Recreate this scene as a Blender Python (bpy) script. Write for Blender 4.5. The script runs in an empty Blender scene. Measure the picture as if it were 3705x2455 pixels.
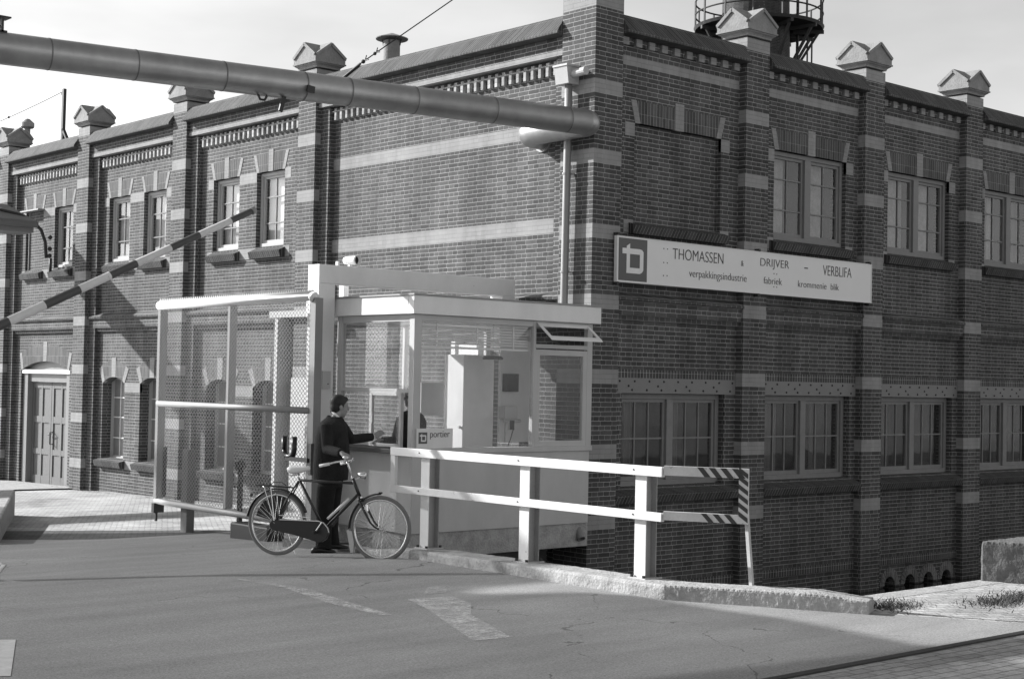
import bpy, bmesh, math, random
from mathutils import Vector, Matrix
random.seed(7)
R = math.radians
sc = bpy.context.scene
COL = sc.collection

# ------------------------------------------------------------------ camera
yaw, pitch, roll = R(48.3428034), R(1.65609643), R(1.12120899)
fv = Vector((math.cos(yaw)*math.cos(pitch), math.sin(yaw)*math.cos(pitch), math.sin(pitch)))
rv = Vector((math.sin(yaw), -math.cos(yaw), 0)); uv_ = rv.cross(fv)
r2 = math.cos(roll)*rv + math.sin(roll)*uv_
u2 = -math.sin(roll)*rv + math.cos(roll)*uv_
cd = bpy.data.cameras.new('camera'); cam = bpy.data.objects.new('camera', cd); COL.objects.link(cam)
cd.sensor_width = 36; cd.lens = 36*5408.0/3705; cd.clip_end = 2000; cd.clip_start = .1
M = Matrix((r2, u2, -fv)).transposed().to_4x4(); M.translation = Vector((-13.9236, -14.0914, 1.9))
cam.matrix_world = M
sc.camera = cam

# ------------------------------------------------------------------ world, sun, exposure
LD = Vector((1, -1.9, -1.07)).normalized()          # direction the sunlight travels
w = bpy.data.worlds.new('World'); sc.world = w; w.use_nodes = True
nt = w.node_tree; nt.nodes.clear()
sky = nt.nodes.new('ShaderNodeTexSky'); sky.sky_type = 'NISHITA'; sky.sun_disc = False
sky.sun_elevation = math.asin(-LD.z); sky.sun_rotation = math.atan2(-LD.x, -LD.y)
sky.air_density = 1.0; sky.dust_density = 1.2; sky.ozone_density = 1.0
bw = nt.nodes.new('ShaderNodeRGBToBW'); bg = nt.nodes.new('ShaderNodeBackground'); wo = nt.nodes.new('ShaderNodeOutputWorld')
tc = nt.nodes.new('ShaderNodeTexCoord'); sn = nt.nodes.new('ShaderNodeTexNoise'); sn.inputs['Scale'].default_value = 3.6; sn.inputs['Detail'].default_value = 5
mp = nt.nodes.new('ShaderNodeMapping'); mp.inputs['Scale'].default_value = (1, 1, 3.5)
mr = nt.nodes.new('ShaderNodeMapRange'); mr.inputs['From Min'].default_value = .3; mr.inputs['From Max'].default_value = .72
mr.inputs['To Min'].default_value = .86; mr.inputs['To Max'].default_value = 1.22
mm = nt.nodes.new('ShaderNodeMath'); mm.operation = 'MULTIPLY'
nt.links.new(tc.outputs['Generated'], mp.inputs['Vector']); nt.links.new(mp.outputs[0], sn.inputs['Vector'])
nt.links.new(sn.outputs['Fac'], mr.inputs['Value']); nt.links.new(sky.outputs[0], bw.inputs[0])
nt.links.new(bw.outputs[0], mm.inputs[0]); nt.links.new(mr.outputs[0], mm.inputs[1])
nt.links.new(mm.outputs[0], bg.inputs['Color']); nt.links.new(bg.outputs[0], wo.inputs[0])
bg.inputs['Strength'].default_value = 0.094
sl = bpy.data.lights.new('sun', 'SUN'); so = bpy.data.objects.new('sun', sl); COL.objects.link(so)
sl.energy = 3.9; sl.angle = R(.6); sl.color = (1, 1, 1)
so.rotation_euler = LD.to_track_quat('-Z', 'Y').to_euler(); so.location = (-20, 38, 25)
sc.view_settings.view_transform = 'Standard'; sc.view_settings.look = 'None'
sc.view_settings.exposure = 1.22; sc.view_settings.gamma = 1

# ------------------------------------------------------------------ materials (the photograph is monochrome, so every colour is a grey)
def nn(t, k, **kw):
    n = t.nodes.new(k)
    for a, b in kw.items():
        if a in n.inputs: n.inputs[a].default_value = b
        else: setattr(n, a, b)
    return n
def g(v): return (v, v, v, 1)
def base_mat(name, rough, spec=.3, metal=0):
    m = bpy.data.materials.new(name); m.use_nodes = True
    t = m.node_tree; b = t.nodes['Principled BSDF']
    b.inputs['Roughness'].default_value = rough; b.inputs['Specular IOR Level'].default_value = spec
    b.inputs['Metallic'].default_value = metal
    return m, t, b
def mth(t, op, a, b=None, c=None, clamp=False):
    n = t.nodes.new('ShaderNodeMath'); n.operation = op; n.use_clamp = clamp
    for i, v in enumerate((a, b, c)):
        if v is None: continue
        if isinstance(v, (int, float)): n.inputs[i].default_value = v
        else: t.links.new(v, n.inputs[i])
    return n.outputs[0]
def paint(name, v, rough=.6, amt=.18, scale=6, fine=60, spec=.3, metal=0, bump=.0, streak=False, coord='pos', chips=0):
    m, t, b = base_mat(name, rough, spec, metal)
    if coord == 'pos': vec = t.nodes.new('ShaderNodeNewGeometry').outputs['Position']
    else: vec = t.nodes.new('ShaderNodeTexCoord').outputs['Object']
    if streak:
        mp = nn(t, 'ShaderNodeMapping'); mp.inputs['Scale'].default_value = (1, 1, .18); t.links.new(vec, mp.inputs[0]); vec1 = mp.outputs[0]
    else: vec1 = vec
    n1 = nn(t, 'ShaderNodeTexNoise', Scale=scale, Detail=6.0, Roughness=.6); t.links.new(vec1, n1.inputs['Vector'])
    n2 = nn(t, 'ShaderNodeTexNoise', Scale=float(fine), Detail=3.0); t.links.new(vec, n2.inputs['Vector'])
    a = mth(t, 'MULTIPLY_ADD', n1.outputs['Fac'], amt*2*v, v*(1-amt))
    c = mth(t, 'MULTIPLY_ADD', n2.outputs['Fac'], amt*v, a)
    c = mth(t, 'SUBTRACT', c, amt*v*.5)
    if chips:
        n3 = nn(t, 'ShaderNodeTexNoise', Scale=13.0, Detail=8.0, Roughness=.75); t.links.new(vec, n3.inputs['Vector'])
        k_ = mth(t, 'GREATER_THAN', n3.outputs['Fac'], 1-chips); c = mth(t, 'MULTIPLY', c, mth(t, 'MULTIPLY_ADD', k_, -.45, 1))
        n4 = nn(t, 'ShaderNodeTexNoise', Scale=1.7, Detail=7.0, Roughness=.6); mp4 = nn(t, 'ShaderNodeMapping'); mp4.inputs['Scale'].default_value = (1.6, 1.6, .8); t.links.new(vec, mp4.inputs[0]); t.links.new(mp4.outputs[0], n4.inputs['Vector'])
        c = mth(t, 'MULTIPLY', c, mth(t, 'MULTIPLY_ADD', n4.outputs['Fac'], .35, .80))
    t.links.new(c, b.inputs['Base Color'])
    if bump:
        bp = nn(t, 'ShaderNodeBump', Strength=bump, Distance=.01); t.links.new(n2.outputs['Fac'], bp.inputs['Height']); t.links.new(bp.outputs[0], b.inputs['Normal'])
    return m
BRK, MOR, WBR = .072, .35, .27
COURSE, ZOFF = .0625, .168
def brick(name, v=BRK, mortar=MOR, bands=(), mode='wall', var=.27, wv=WBR, patch=None, msize=.0042):
    """Dutch cross bond in world space; bands = [(z0,z1)] of glazed white brick"""
    m, t, b = base_mat(name, .82, .18)
    geo = t.nodes.new('ShaderNodeNewGeometry'); sep = nn(t, 'ShaderNodeSeparateXYZ'); t.links.new(geo.outputs['Position'], sep.inputs[0])
    u = mth(t, 'ADD', sep.outputs[0], sep.outputs[1]); z = mth(t, 'SUBTRACT', sep.outputs[2], ZOFF-100*COURSE)
    cmb = nn(t, 'ShaderNodeCombineXYZ')
    if mode == 'wall': t.links.new(u, cmb.inputs[0]); t.links.new(z, cmb.inputs[1])
    else:                       # bricks on end / on edge
        t.links.new(mth(t, 'ADD', z, .03), cmb.inputs[0]); t.links.new(mth(t, 'ADD', u, 60), cmb.inputs[1])
    # slightly wobbly joints
    nw = nn(t, 'ShaderNodeTexNoise', Scale=9.0, Detail=2.0); t.links.new(geo.outputs['Position'], nw.inputs['Vector'])
    wob = nn(t, 'ShaderNodeVectorMath', operation='MULTIPLY_ADD'); t.links.new(nw.outputs['Color'], wob.inputs[0]); wob.inputs[1].default_value = (.008, .008, .008); t.links.new(cmb.outputs[0], wob.inputs[2])
    bt = nn(t, 'ShaderNodeTexBrick'); bt.offset = .25 if mode == 'wall' else .0; bt.offset_frequency = 2; bt.squash = .5 if mode == 'wall' else 1; bt.squash_frequency = 2
    t.links.new(wob.outputs[0], bt.inputs['Vector'])
    bt.inputs['Scale'].default_value = 1; bt.inputs['Mortar Size'].default_value = msize; bt.inputs['Mortar Smooth'].default_value = .35
    bt.inputs['Bias'].default_value = 0
    bt.inputs['Brick Width'].default_value = .22 if mode == 'wall' else .21; bt.inputs['Row Height'].default_value = COURSE
    bt.inputs['Color1'].default_value = g(1-var); bt.inputs['Color2'].default_value = g(1+var); bt.inputs['Mortar'].default_value = g(1)
    big = nn(t, 'ShaderNodeTexNoise', Scale=.9, Detail=7.0, Roughness=.62); t.links.new(geo.outputs['Position'], big.inputs['Vector'])
    fine = nn(t, 'ShaderNodeTexNoise', Scale=70.0, Detail=3.0); t.links.new(geo.outputs['Position'], fine.inputs['Vector'])
    tonal = mth(t, 'MULTIPLY_ADD', big.outputs['Fac'], 1.1, .45)
    tonal = mth(t, 'MULTIPLY', tonal, mth(t, 'MULTIPLY_ADD', fine.outputs['Fac'], .7, .65))
    smp = nn(t, 'ShaderNodeMapping'); smp.inputs['Scale'].default_value = (2.2, 2.2, .35); t.links.new(geo.outputs['Position'], smp.inputs[0])
    stn = nn(t, 'ShaderNodeTexNoise', Scale=1.3, Detail=6.0, Roughness=.65); t.links.new(smp.outputs[0], stn.inputs['Vector'])
    tonal = mth(t, 'MULTIPLY', tonal, mth(t, 'MULTIPLY_ADD', stn.outputs['Fac'], 1.0, .5))
    bwc = nn(t, 'ShaderNodeRGBToBW'); t.links.new(bt.outputs['Color'], bwc.inputs[0])
    red = mth(t, 'MULTIPLY', mth(t, 'MULTIPLY', bwc.outputs[0], v), tonal)
    wht = mth(t, 'MULTIPLY', mth(t, 'MULTIPLY_ADD', bwc.outputs[0], .25, .75), wv)
    wht = mth(t, 'MULTIPLY', wht, mth(t, 'MULTIPLY_ADD', stn.outputs['Fac'], .8, .6))
    mortc = mth(t, 'MULTIPLY', mth(t, 'MULTIPLY_ADD', stn.outputs['Fac'], 1.5, .25), mortar)
    wm = mth(t, 'MULTIPLY', mortc, .62)
    msk = None
    for z0, z1 in bands:
        s = mth(t, 'MULTIPLY', mth(t, 'GREATER_THAN', sep.outputs[2], z0), mth(t, 'LESS_THAN', sep.outputs[2], z1))
        msk = s if msk is None else mth(t, 'MAXIMUM', msk, s)
    mix = nn(t, 'ShaderNodeMix', data_type='FLOAT')
    if mode == 'white': msk = 1.0
    def mixf(f, a, c):
        n = t.nodes.new('ShaderNodeMix'); n.data_type = 'FLOAT'
        for i, vv in ((0, f), (2, a), (3, c)):
            if isinstance(vv, (int, float)): n.inputs[i].default_value = vv
            else: t.links.new(vv, n.inputs[i])
        return n.outputs[0]
    t.nodes.remove(mix)
    if msk is None: col, mc = red, mortc
    else: col, mc = mixf(msk, red, wht), mixf(msk, mortc, wm)
    if mode == 'soldier': hz = mth(t, 'FRACT', mth(t, 'DIVIDE', mth(t, 'ADD', u, 60), COURSE))
    else: hz = mth(t, 'FRACT', mth(t, 'DIVIDE', z, COURSE))
    hz = mth(t, 'GREATER_THAN', mth(t, 'ABSOLUTE', mth(t, 'SUBTRACT', hz, .5)), .34)
    patchy = mth(t, 'MULTIPLY_ADD', big.outputs['Fac'], 1.2, -.15, clamp=True)
    jf = mth(t, 'MULTIPLY', bt.outputs['Fac'], mth(t, 'MAXIMUM', hz, mth(t, 'MULTIPLY_ADD', patchy, .6, .3)))
    out = mixf(jf, col, mc)
    t.links.new(out, b.inputs['Base Color'])
    inv = mth(t, 'SUBTRACT', 1, bt.outputs['Fac']); hh = mth(t, 'MULTIPLY_ADD', fine.outputs['Fac'], .35, inv)
    bp = nn(t, 'ShaderNodeBump', Strength=.5, Distance=.006); t.links.new(hh, bp.inputs['Height']); t.links.new(bp.outputs[0], b.inputs['Normal'])
    return m
PB = [(.168-.0, .355), (1.1055, 1.293-.0), (2.1055, 2.293), (3.1055-.0, 3.293), (4.043, 4.2305), (5.043, 5.2305), (5.98, 6.1675)]
PB = [(a-.1875, b-.1875) for a, b in PB]
M_pil = brick('pilaster_brick', bands=PB + [(6.87, 7.3)])
M_wallR = brick('wall_brick_right', bands=[(6.29, 6.418)])  # same brick colour as the left wall, plus one white band
M_wallL = brick('wall_brick_left')
M_wallLb = brick('wall_brick_banded', bands=[(5.335, 5.525), (3.985, 4.19)])
M_dent = brick('dentil_brick', v=.34, mortar=.3)
M_white = brick('white_glazed_brick', bands=[(-9, 99)])
M_sold = brick('soldier_brick', mode='soldier')
M_soldD = brick('sill_brick', v=BRK*.75, mortar=MOR*.6, mode='soldier')
M_arch = brick('arch_brick', v=BRK*1.15, mortar=MOR*.75, mode='soldier', msize=.0042)
M_cope = brick('coping_brick', v=BRK*.85, mortar=MOR*.5, mode='soldier', msize=.0042)
M_frame2 = paint('lower_frame_paint', .20, .55, .2, 8, 50, chips=.3)
M_voussoir = brick('voussoir_brick', v=.17, mortar=.3, mode='soldier')
M_stone = paint('painted_stone', .23, .85, .4, 5, 30, bump=.6)
M_frame = paint('window_frame_paint', .19, .55, .15, 8, 50)
M_frameL = paint('pale_frame_paint', .40, .55, .12, 8, 50)
M_wpaint = paint('white_paint', .72, .5, .07, 3, 45, streak=True, chips=.32)
M_fence = paint('fence_white_paint', .64, .5, .09, 6, 50, chips=.35)
M_cream = paint('booth_panel_paint', .47, .55, .06, 3, 60, streak=True, chips=.31)
M_gray = paint('grey_paint', .20, .5, .1, 4, 40)
M_steel = paint('galvanised_sheet', .34, .36, .3, 2.5, 9, spec=.5, metal=.6, bump=.25, chips=.3)
M_seam = paint('seam_strap', .17, .5, .2, 5, 30, metal=.4)
M_zinc = paint('zinc', .26, .5, .15, 6, 40, metal=.3)
M_dark = paint('dark_iron', .035, .55, .2, 8, 40)
M_black = paint('black_enamel', .02, .28, .1, 8, 40, spec=.5)
M_conc = paint('concrete', .34, .9, .55, 7, 40, bump=1.0)
M_concd = paint('stained_concrete', .12, .9, .4, 3, 40, bump=.5, streak=True)
M_beam = paint('beam_paint', .20, .6, .12, 4, 50)
M_door = paint('door_paint', .14, .6, .12, 5, 50)
M_chrome = paint('chrome', .7, .2, .05, 5, 40, spec=.6, metal=.9)
M_rubber = paint('tyre_rubber', .17, .8, .1, 20, 60)
M_wool = paint('dark_wool', .022, .9, .6, 9, 60, spec=.15, bump=.9, coord='obj')
M_trous = paint('dark_trousers', .018, .9, .4, 12, 50, spec=.12, bump=.7, coord='obj')
M_skin = paint('skin', .25, .55, .08, 20, 60)
M_hair = paint('hair', .016, .6, .5, 40, 180, spec=.35, coord='obj')
M_shoe = paint('shoe_leather', .012, .35, .2, 12, 60, spec=.5)
M_shirt = paint('shirt', .75, .8, .05, 12, 60)
M_sleeve = paint('pump_white', .7, .4, .05, 12, 60)
M_cone = paint('dark_stack_brick', .06, .9, .35, 1.2, 18)
def glass(name, tint=.9, refl=1.0, rough=.02, veil=.025):  # last argument: share of pale diffuse mixed in by noise
    m = bpy.data.materials.new(name); m.use_nodes = True; t = m.node_tree; t.nodes.clear()
    o = t.nodes.new('ShaderNodeOutputMaterial'); tr = t.nodes.new('ShaderNodeBsdfTransparent'); tr.inputs[0].default_value = g(tint)
    gl = t.nodes.new('ShaderNodeBsdfGlossy'); gl.inputs[0].default_value = g(refl); gl.inputs['Roughness'].default_value = rough
    fr = t.nodes.new('ShaderNodeFresnel'); fr.inputs[0].default_value = 1.5; mx = t.nodes.new('ShaderNodeMixShader')
    geo = t.nodes.new('ShaderNodeNewGeometry'); nz = nn(t, 'ShaderNodeTexNoise', Scale=2.5, Detail=1.0); t.links.new(geo.outputs['Position'], nz.inputs['Vector'])
    bp = nn(t, 'ShaderNodeBump', Strength=.15, Distance=.01); t.links.new(nz.outputs['Fac'], bp.inputs['Height']); t.links.new(bp.outputs[0], gl.inputs['Normal'])
    t.links.new(mth(t, 'MULTIPLY', fr.outputs[0], mth(t, 'SUBTRACT', 1, geo.outputs['Backfacing'])), mx.inputs[0]); df = t.nodes.new('ShaderNodeBsdfDiffuse'); df.inputs[0].default_value = g(.7); mx2 = t.nodes.new('ShaderNodeMixShader'); dn = nn(t, 'ShaderNodeTexNoise', Scale=4.0, Detail=7.0, Roughness=.7); t.links.new(geo.outputs['Position'], dn.inputs['Vector']); t.links.new(mth(t, 'MULTIPLY', dn.outputs['Fac'], veil*2), mx2.inputs[0]); t.links.new(tr.outputs[0], mx2.inputs[1]); t.links.new(df.outputs[0], mx2.inputs[2]); t.links.new(mx2.outputs[0], mx.inputs[1]); t.links.new(gl.outputs[0], mx.inputs[2]); t.links.new(mx.outputs[0], o.inputs[0])
    return m
M_glass = glass('clear_glass', .93)
M_dglass = glass('old_factory_glass', .8)
M_blind = paint('window_blind', .50, .7, .4, 3.0, 12)
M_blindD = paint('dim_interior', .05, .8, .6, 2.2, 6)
M_lpane = paint('white_blind', .62, .35, .12, 3, 20, spec=.5)
M_lpaneD = paint('grey_shutter_glass', .19, .35, .2, 3, 12, spec=.5)
def water_mat():
    m, t, b = base_mat('canal_water', .08, .5); b.inputs['Base Color'].default_value = g(.01)
    n = nn(t, 'ShaderNodeTexNoise', Scale=3.0, Detail=4.0); gm = t.nodes.new('ShaderNodeNewGeometry'); t.links.new(gm.outputs['Position'], n.inputs['Vector'])
    bp = nn(t, 'ShaderNodeBump', Strength=.3, Distance=.03); t.links.new(n.outputs['Fac'], bp.inputs['Height']); t.links.new(bp.outputs[0], b.inputs['Normal']); return m
M_water = water_mat()
def road_mat(name, v, seed=0., rot=0.):
    m, t, b = base_mat(name, .9, .2); geo = t.nodes.new('ShaderNodeNewGeometry')
    mp = nn(t, 'ShaderNodeMapping'); mp.inputs['Rotation'].default_value = (0, 0, rot); mp.inputs['Scale'].default_value = (.28, 1.5, 1); mp.inputs['Location'].default_value = (seed, 0, 0)
    t.links.new(geo.outputs['Position'], mp.inputs[0])
    st = nn(t, 'ShaderNodeTexNoise', Scale=1.6, Detail=7.0, Roughness=.6); t.links.new(mp.outputs[0], st.inputs['Vector'])
    bg_ = nn(t, 'ShaderNodeTexNoise', Scale=.5, Detail=5.0); t.links.new(geo.outputs['Position'], bg_.inputs['Vector'])
    fi = nn(t, 'ShaderNodeTexNoise', Scale=60.0, Detail=4.0, Roughness=.9); t.links.new(geo.outputs['Position'], fi.inputs['Vector'])
    vo = nn(t, 'ShaderNodeTexVoronoi', Scale=90.0); t.links.new(geo.outputs['Position'], vo.inputs['Vector'])
    a = mth(t, 'MULTIPLY_ADD', st.outputs['Fac'], .75*v, v*.35); a = mth(t, 'MULTIPLY_ADD', bg_.outputs['Fac'], .6*v, a)
    a = mth(t, 'MULTIPLY', a, mth(t, 'MULTIPLY_ADD', fi.outputs['Fac'], 2.4, -.2))
    # hairline cracks
    cr = nn(t, 'ShaderNodeTexVoronoi', Scale=.28, feature='DISTANCE_TO_EDGE'); 
    wv = nn(t, 'ShaderNodeTexNoise', Scale=1.3, Detail=6.0); t.links.new(geo.outputs['Position'], wv.inputs['Vector'])
    va = nn(t, 'ShaderNodeVectorMath', operation='MULTIPLY_ADD'); t.links.new(wv.outputs['Color'], va.inputs[0]); va.inputs[1].default_value = (1.3, 1.3, 0); t.links.new(geo.outputs['Position'], va.inputs[2]); t.links.new(va.outputs[0], cr.inputs['Vector'])
    ck = mth(t, 'LESS_THAN', cr.outputs['Distance'], .0022); ck = mth(t, 'MULTIPLY', ck, mth(t, 'GREATER_THAN', st.outputs['Fac'], .5))
    a = mth(t, 'MULTIPLY', a, mth(t, 'MULTIPLY_ADD', ck, -.45, 1))
    t.links.new(a, b.inputs['Base Color'])
    bp = nn(t, 'ShaderNodeBump', Strength=.35, Distance=.004); t.links.new(vo.outputs['Distance'], bp.inputs['Height']); t.links.new(bp.outputs[0], b.inputs['Normal'])
    return m
M_road = road_mat('asphalt', .25, 0, .6)
M_road2 = road_mat('asphalt_patch', .31, 5, .2)
def cobble_mat(name, v, bw_, bh, rot):
    m, t, b = base_mat(name, .9, .2); geo = t.nodes.new('ShaderNodeNewGeometry')
    mp = nn(t, 'ShaderNodeMapping'); mp.inputs['Rotation'].default_value = (0, 0, rot); t.links.new(geo.outputs['Position'], mp.inputs[0])
    nz = nn(t, 'ShaderNodeTexNoise', Scale=6.0, Detail=3.0); t.links.new(geo.outputs['Position'], nz.inputs['Vector'])
    va = nn(t, 'ShaderNodeVectorMath', operation='MULTIPLY_ADD'); t.links.new(nz.outputs['Color'], va.inputs[0]); va.inputs[1].default_value = (.04, .04, 0); t.links.new(mp.outputs[0], va.inputs[2])
    bt = nn(t, 'ShaderNodeTexBrick'); t.links.new(va.outputs[0], bt.inputs['Vector']); bt.inputs['Scale'].default_value = 1
    bt.inputs['Brick Width'].default_value = bw_; bt.inputs['Row Height'].default_value = bh; bt.inputs['Mortar Size'].default_value = .009; bt.inputs['Mortar Smooth'].default_value = .6
    bt.inputs['Color1'].default_value = g(v*.85); bt.inputs['Color2'].default_value = g(v*1.12); bt.inputs['Mortar'].default_value = g(v*.6)
    fi = nn(t, 'ShaderNodeTexNoise', Scale=30.0, Detail=5.0, Roughness=.7); t.links.new(geo.outputs['Position'], fi.inputs['Vector'])
    bg_ = nn(t, 'ShaderNodeTexNoise', Scale=1.1, Detail=6.0, Roughness=.65); t.links.new(geo.outputs['Position'], bg_.inputs['Vector'])
    bwc = nn(t, 'ShaderNodeRGBToBW'); t.links.new(bt.outputs['Color'], bwc.inputs[0])
    a = mth(t, 'MULTIPLY', bwc.outputs[0], mth(t, 'MULTIPLY_ADD', fi.outputs['Fac'], .9, .55)); a = mth(t, 'MULTIPLY', a, mth(t, 'MULTIPLY_ADD', bg_.outputs['Fac'], 1.8, .08))
    t.links.new(a, b.inputs['Base Color'])
    inv = mth(t, 'SUBTRACT', 1, bt.outputs['Fac']); hh = mth(t, 'MULTIPLY_ADD', fi.outputs['Fac'], .6, inv)
    bp = nn(t, 'ShaderNodeBump', Strength=.9, Distance=.012); t.links.new(hh, bp.inputs['Height']); t.links.new(bp.outputs[0], b.inputs['Normal'])
    return m
M_cob = cobble_mat('worn_cobbles', .40, .16, .1, .5)
M_pav = cobble_mat('brick_pavers', .30, .21, .105, .03)
M_grass = paint('grass', .07, .8, .4, 30, 60)

# ------------------------------------------------------------------ mesh helpers
class MB:
    def __init__(s): s.v = []; s.f = []; s.T = None
    def P(s, p):
        p = tuple(p); return s.T(*p) if s.T else p
    def add(s, vs, fs):
        s.ch = getattr(s, 'ch', []); s.ch.append((len(s.v), len(s.f)))
        o = len(s.v); s.v += [s.P(p) for p in vs]; s.f += [tuple(i+o for i in f) for f in fs]; return s
    def box(s, x0, x1, y0, y1, z0, z1):
        return s.add([(x0,y0,z0),(x1,y0,z0),(x1,y1,z0),(x0,y1,z0),(x0,y0,z1),(x1,y0,z1),(x1,y1,z1),(x0,y1,z1)],
                     [(0,3,2,1),(4,5,6,7),(0,1,5,4),(1,2,6,5),(2,3,7,6),(3,0,4,7)])
    def bar(s, a, b, w, h=None, up=(0,0,1)):
        h = h or w; a = Vector(a); b = Vector(b); d = (b-a).normalized(); up = Vector(up)
        if abs(d.dot(up)) > .98: up = Vector((1,0,0))
        x = d.cross(up).normalized(); y = x.cross(d)
        vs = [tuple(p + x*sx*w/2 + y*sy*h/2) for p in (a, b) for sx, sy in ((-1,-1),(1,-1),(1,1),(-1,1))]
        return s.add(vs, [(0,1,2,3),(7,6,5,4),(0,4,5,1),(1,5,6,2),(2,6,7,3),(3,7,4,0)])
    def tube(s, pts, r, n=10, closed=False, cap=True):
        pts = [Vector(p) for p in pts]; m = len(pts)
        rs = r if isinstance(r, (list, tuple)) else [r]*m
        t0 = (pts[1]-pts[0]).normalized(); up = Vector((0,0,1)) if abs(t0.z) < .9 else Vector((1,0,0))
        x = t0.cross(up).normalized(); vs = []
        for i, p in enumerate(pts):
            a = pts[i-1] if (i or closed) else p; b = pts[(i+1) % m] if (i < m-1 or closed) else p
            t = (b-a).normalized(); x = (x - t*x.dot(t)).normalized(); y = t.cross(x)
            for k in range(n):
                an = 2*math.pi*k/n; vs.append(tuple(p + (x*math.cos(an)+y*math.sin(an))*rs[i]))
        fs = []
        for i in range(m if closed else m-1):
            j = (i+1) % m
            for k in range(n): fs.append((i*n+k, i*n+(k+1) % n, j*n+(k+1) % n, j*n+k))
        if cap and not closed: fs += [tuple(range(n-1, -1, -1)), tuple((m-1)*n+k for k in range(n))]
        return s.add(vs, fs)
    def prism(s, poly, axis, a, b):
        """poly: list of 2D points; axis 'x','y','z' extrusion from a to b"""
        n = len(poly)
        def mk(p, t): return {'x': (t, p[0], p[1]), 'y': (p[0], t, p[1]), 'z': (p[0], p[1], t)}[axis]
        return s.add([mk(p, a) for p in poly]+[mk(p, b) for p in poly],
                     [tuple(range(n)), tuple(range(2*n-1, n-1, -1))]+[(i, (i+1) % n, n+(i+1) % n, n+i) for i in range(n)])
    def lathe(s, prof, c=(0,0,0), n=32, ax='z'):
        vs = []; m = len(prof)
        for r, z in prof:
            for k in range(n):
                a = 2*math.pi*k/n; p = (r*math.cos(a), r*math.sin(a), z)
                if ax == 'x': p = (z, r*math.cos(a), r*math.sin(a))
                if ax == 'y': p = (r*math.cos(a), z, r*math.sin(a))
                vs.append((c[0]+p[0], c[1]+p[1], c[2]+p[2]))
        fs = [(i*n+k, i*n+(k+1) % n, (i+1)*n+(k+1) % n, (i+1)*n+k) for i in range(m-1) for k in range(n)]
        if prof[0][0] > 1e-4: fs.append(tuple(range(n)))
        if prof[-1][0] > 1e-4: fs.append(tuple((m-1)*n+k for k in range(n)))
        return s.add(vs, fs)
    def ball(s, c, rx, ry=None, rz=None, n=16, m=10, M3=None):
        ry = ry or rx; rz = rz or rx; vs = []; fs = []; c = Vector(c)
        for i in range(m+1):
            th = math.pi*i/m
            for k in range(n):
                ph = 2*math.pi*k/n; p = Vector((rx*math.sin(th)*math.cos(ph), ry*math.sin(th)*math.sin(ph), rz*math.cos(th)))
                if M3: p = M3 @ p
                vs.append(tuple(c+p))
        for i in range(m):
            for k in range(n): fs.append((i*n+k, i*n+(k+1) % n, (i+1)*n+(k+1) % n, (i+1)*n+k))
        return s.add(vs, fs)
    def build(s, name, mat, parent=None, smooth=False, merge=True, bevel=0):
        me = bpy.data.meshes.new(name); me.from_pydata(s.v, [], s.f)
        bm = bmesh.new(); bm.from_mesh(me)
        if merge: bmesh.ops.remove_doubles(bm, verts=bm.verts, dist=1e-5)
        bmesh.ops.recalc_face_normals(bm, faces=bm.faces); bm.to_mesh(me); bm.free()
        if smooth:
            for p in me.polygons: p.use_smooth = True
        me.materials.append(mat); o = bpy.data.objects.new(name, me); COL.objects.link(o)
        if parent is not None: o.parent = parent; o.matrix_parent_inverse = PINV.get(parent.name, Matrix.Identity(4))
        if bevel:
            bv = o.modifiers.new('bevel', 'BEVEL'); bv.width = bevel; bv.segments = 2; bv.limit_method = 'ANGLE'; bv.angle_limit = R(40)
        return o
def build_each(m, name, mat, parent=None, group_by=1, **kw):
    """every recorded piece of the mesh as a part of its own"""
    st = m.ch[::group_by]+[(len(m.v), len(m.f))]; out = []
    for (a, fa), (b, fb) in zip(st, st[1:]):
        q = MB(); q.v = m.v[a:b]; q.f = [tuple(i-a for i in f) for f in m.f[fa:fb]]; out.append(q.build(name, mat, parent, **kw))
    return out
PINV = {}
def tag(o, label=None, cat=None, group=None, kind=None):
    if label: o['label'] = label
    if cat: o['category'] = cat
    if group: o['group'] = group
    if kind: o['kind'] = kind
    return o
def thing(name, loc, label, cat, group=None):
    e = bpy.data.objects.new(name, None); COL.objects.link(e); e.location = loc; e.empty_display_size = .2
    PINV[e.name] = Matrix.Translation(-Vector(loc))
    return tag(e, label, cat, group)
def arc(c, r, a0, a1, n=12, f=None):
    return [f(c[0]+r*math.cos(R(a0+(a1-a0)*i/n)), c[1]+r*math.sin(R(a0+(a1-a0)*i/n))) for i in range(n+1)]
def text(name, s_, x0, x1, z0, z1, mat, parent, T, off=0., thick=.004):
    cu = bpy.data.curves.new(name, 'FONT'); cu.body = s_; cu.extrude = .02; cu.offset = off
    o = bpy.data.objects.new(name, cu); COL.objects.link(o)
    dg = bpy.context.evaluated_depsgraph_get(); me = bpy.data.meshes.new_from_object(o.evaluated_get(dg))
    bpy.data.objects.remove(o)
    xs = [v.co.x for v in me.vertices]; ys = [v.co.y for v in me.vertices]
    a, b, c, d = min(xs), max(xs), min(ys), max(ys)
    for v in me.vertices:
        X = x0+(v.co.x-a)/(b-a)*(x1-x0); Z = z0+(v.co.y-c)/(d-c)*(z1-z0); D = -thick if v.co.z > 0 else 0
        v.co = Vector(T(X, D, Z))
    me.materials.clear(); me.materials.append(mat); ob = bpy.data.objects.new(name, me); COL.objects.link(ob)
    ob.parent = parent; ob.matrix_parent_inverse = PINV.get(parent.name, Matrix.Identity(4)); return ob

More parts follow.
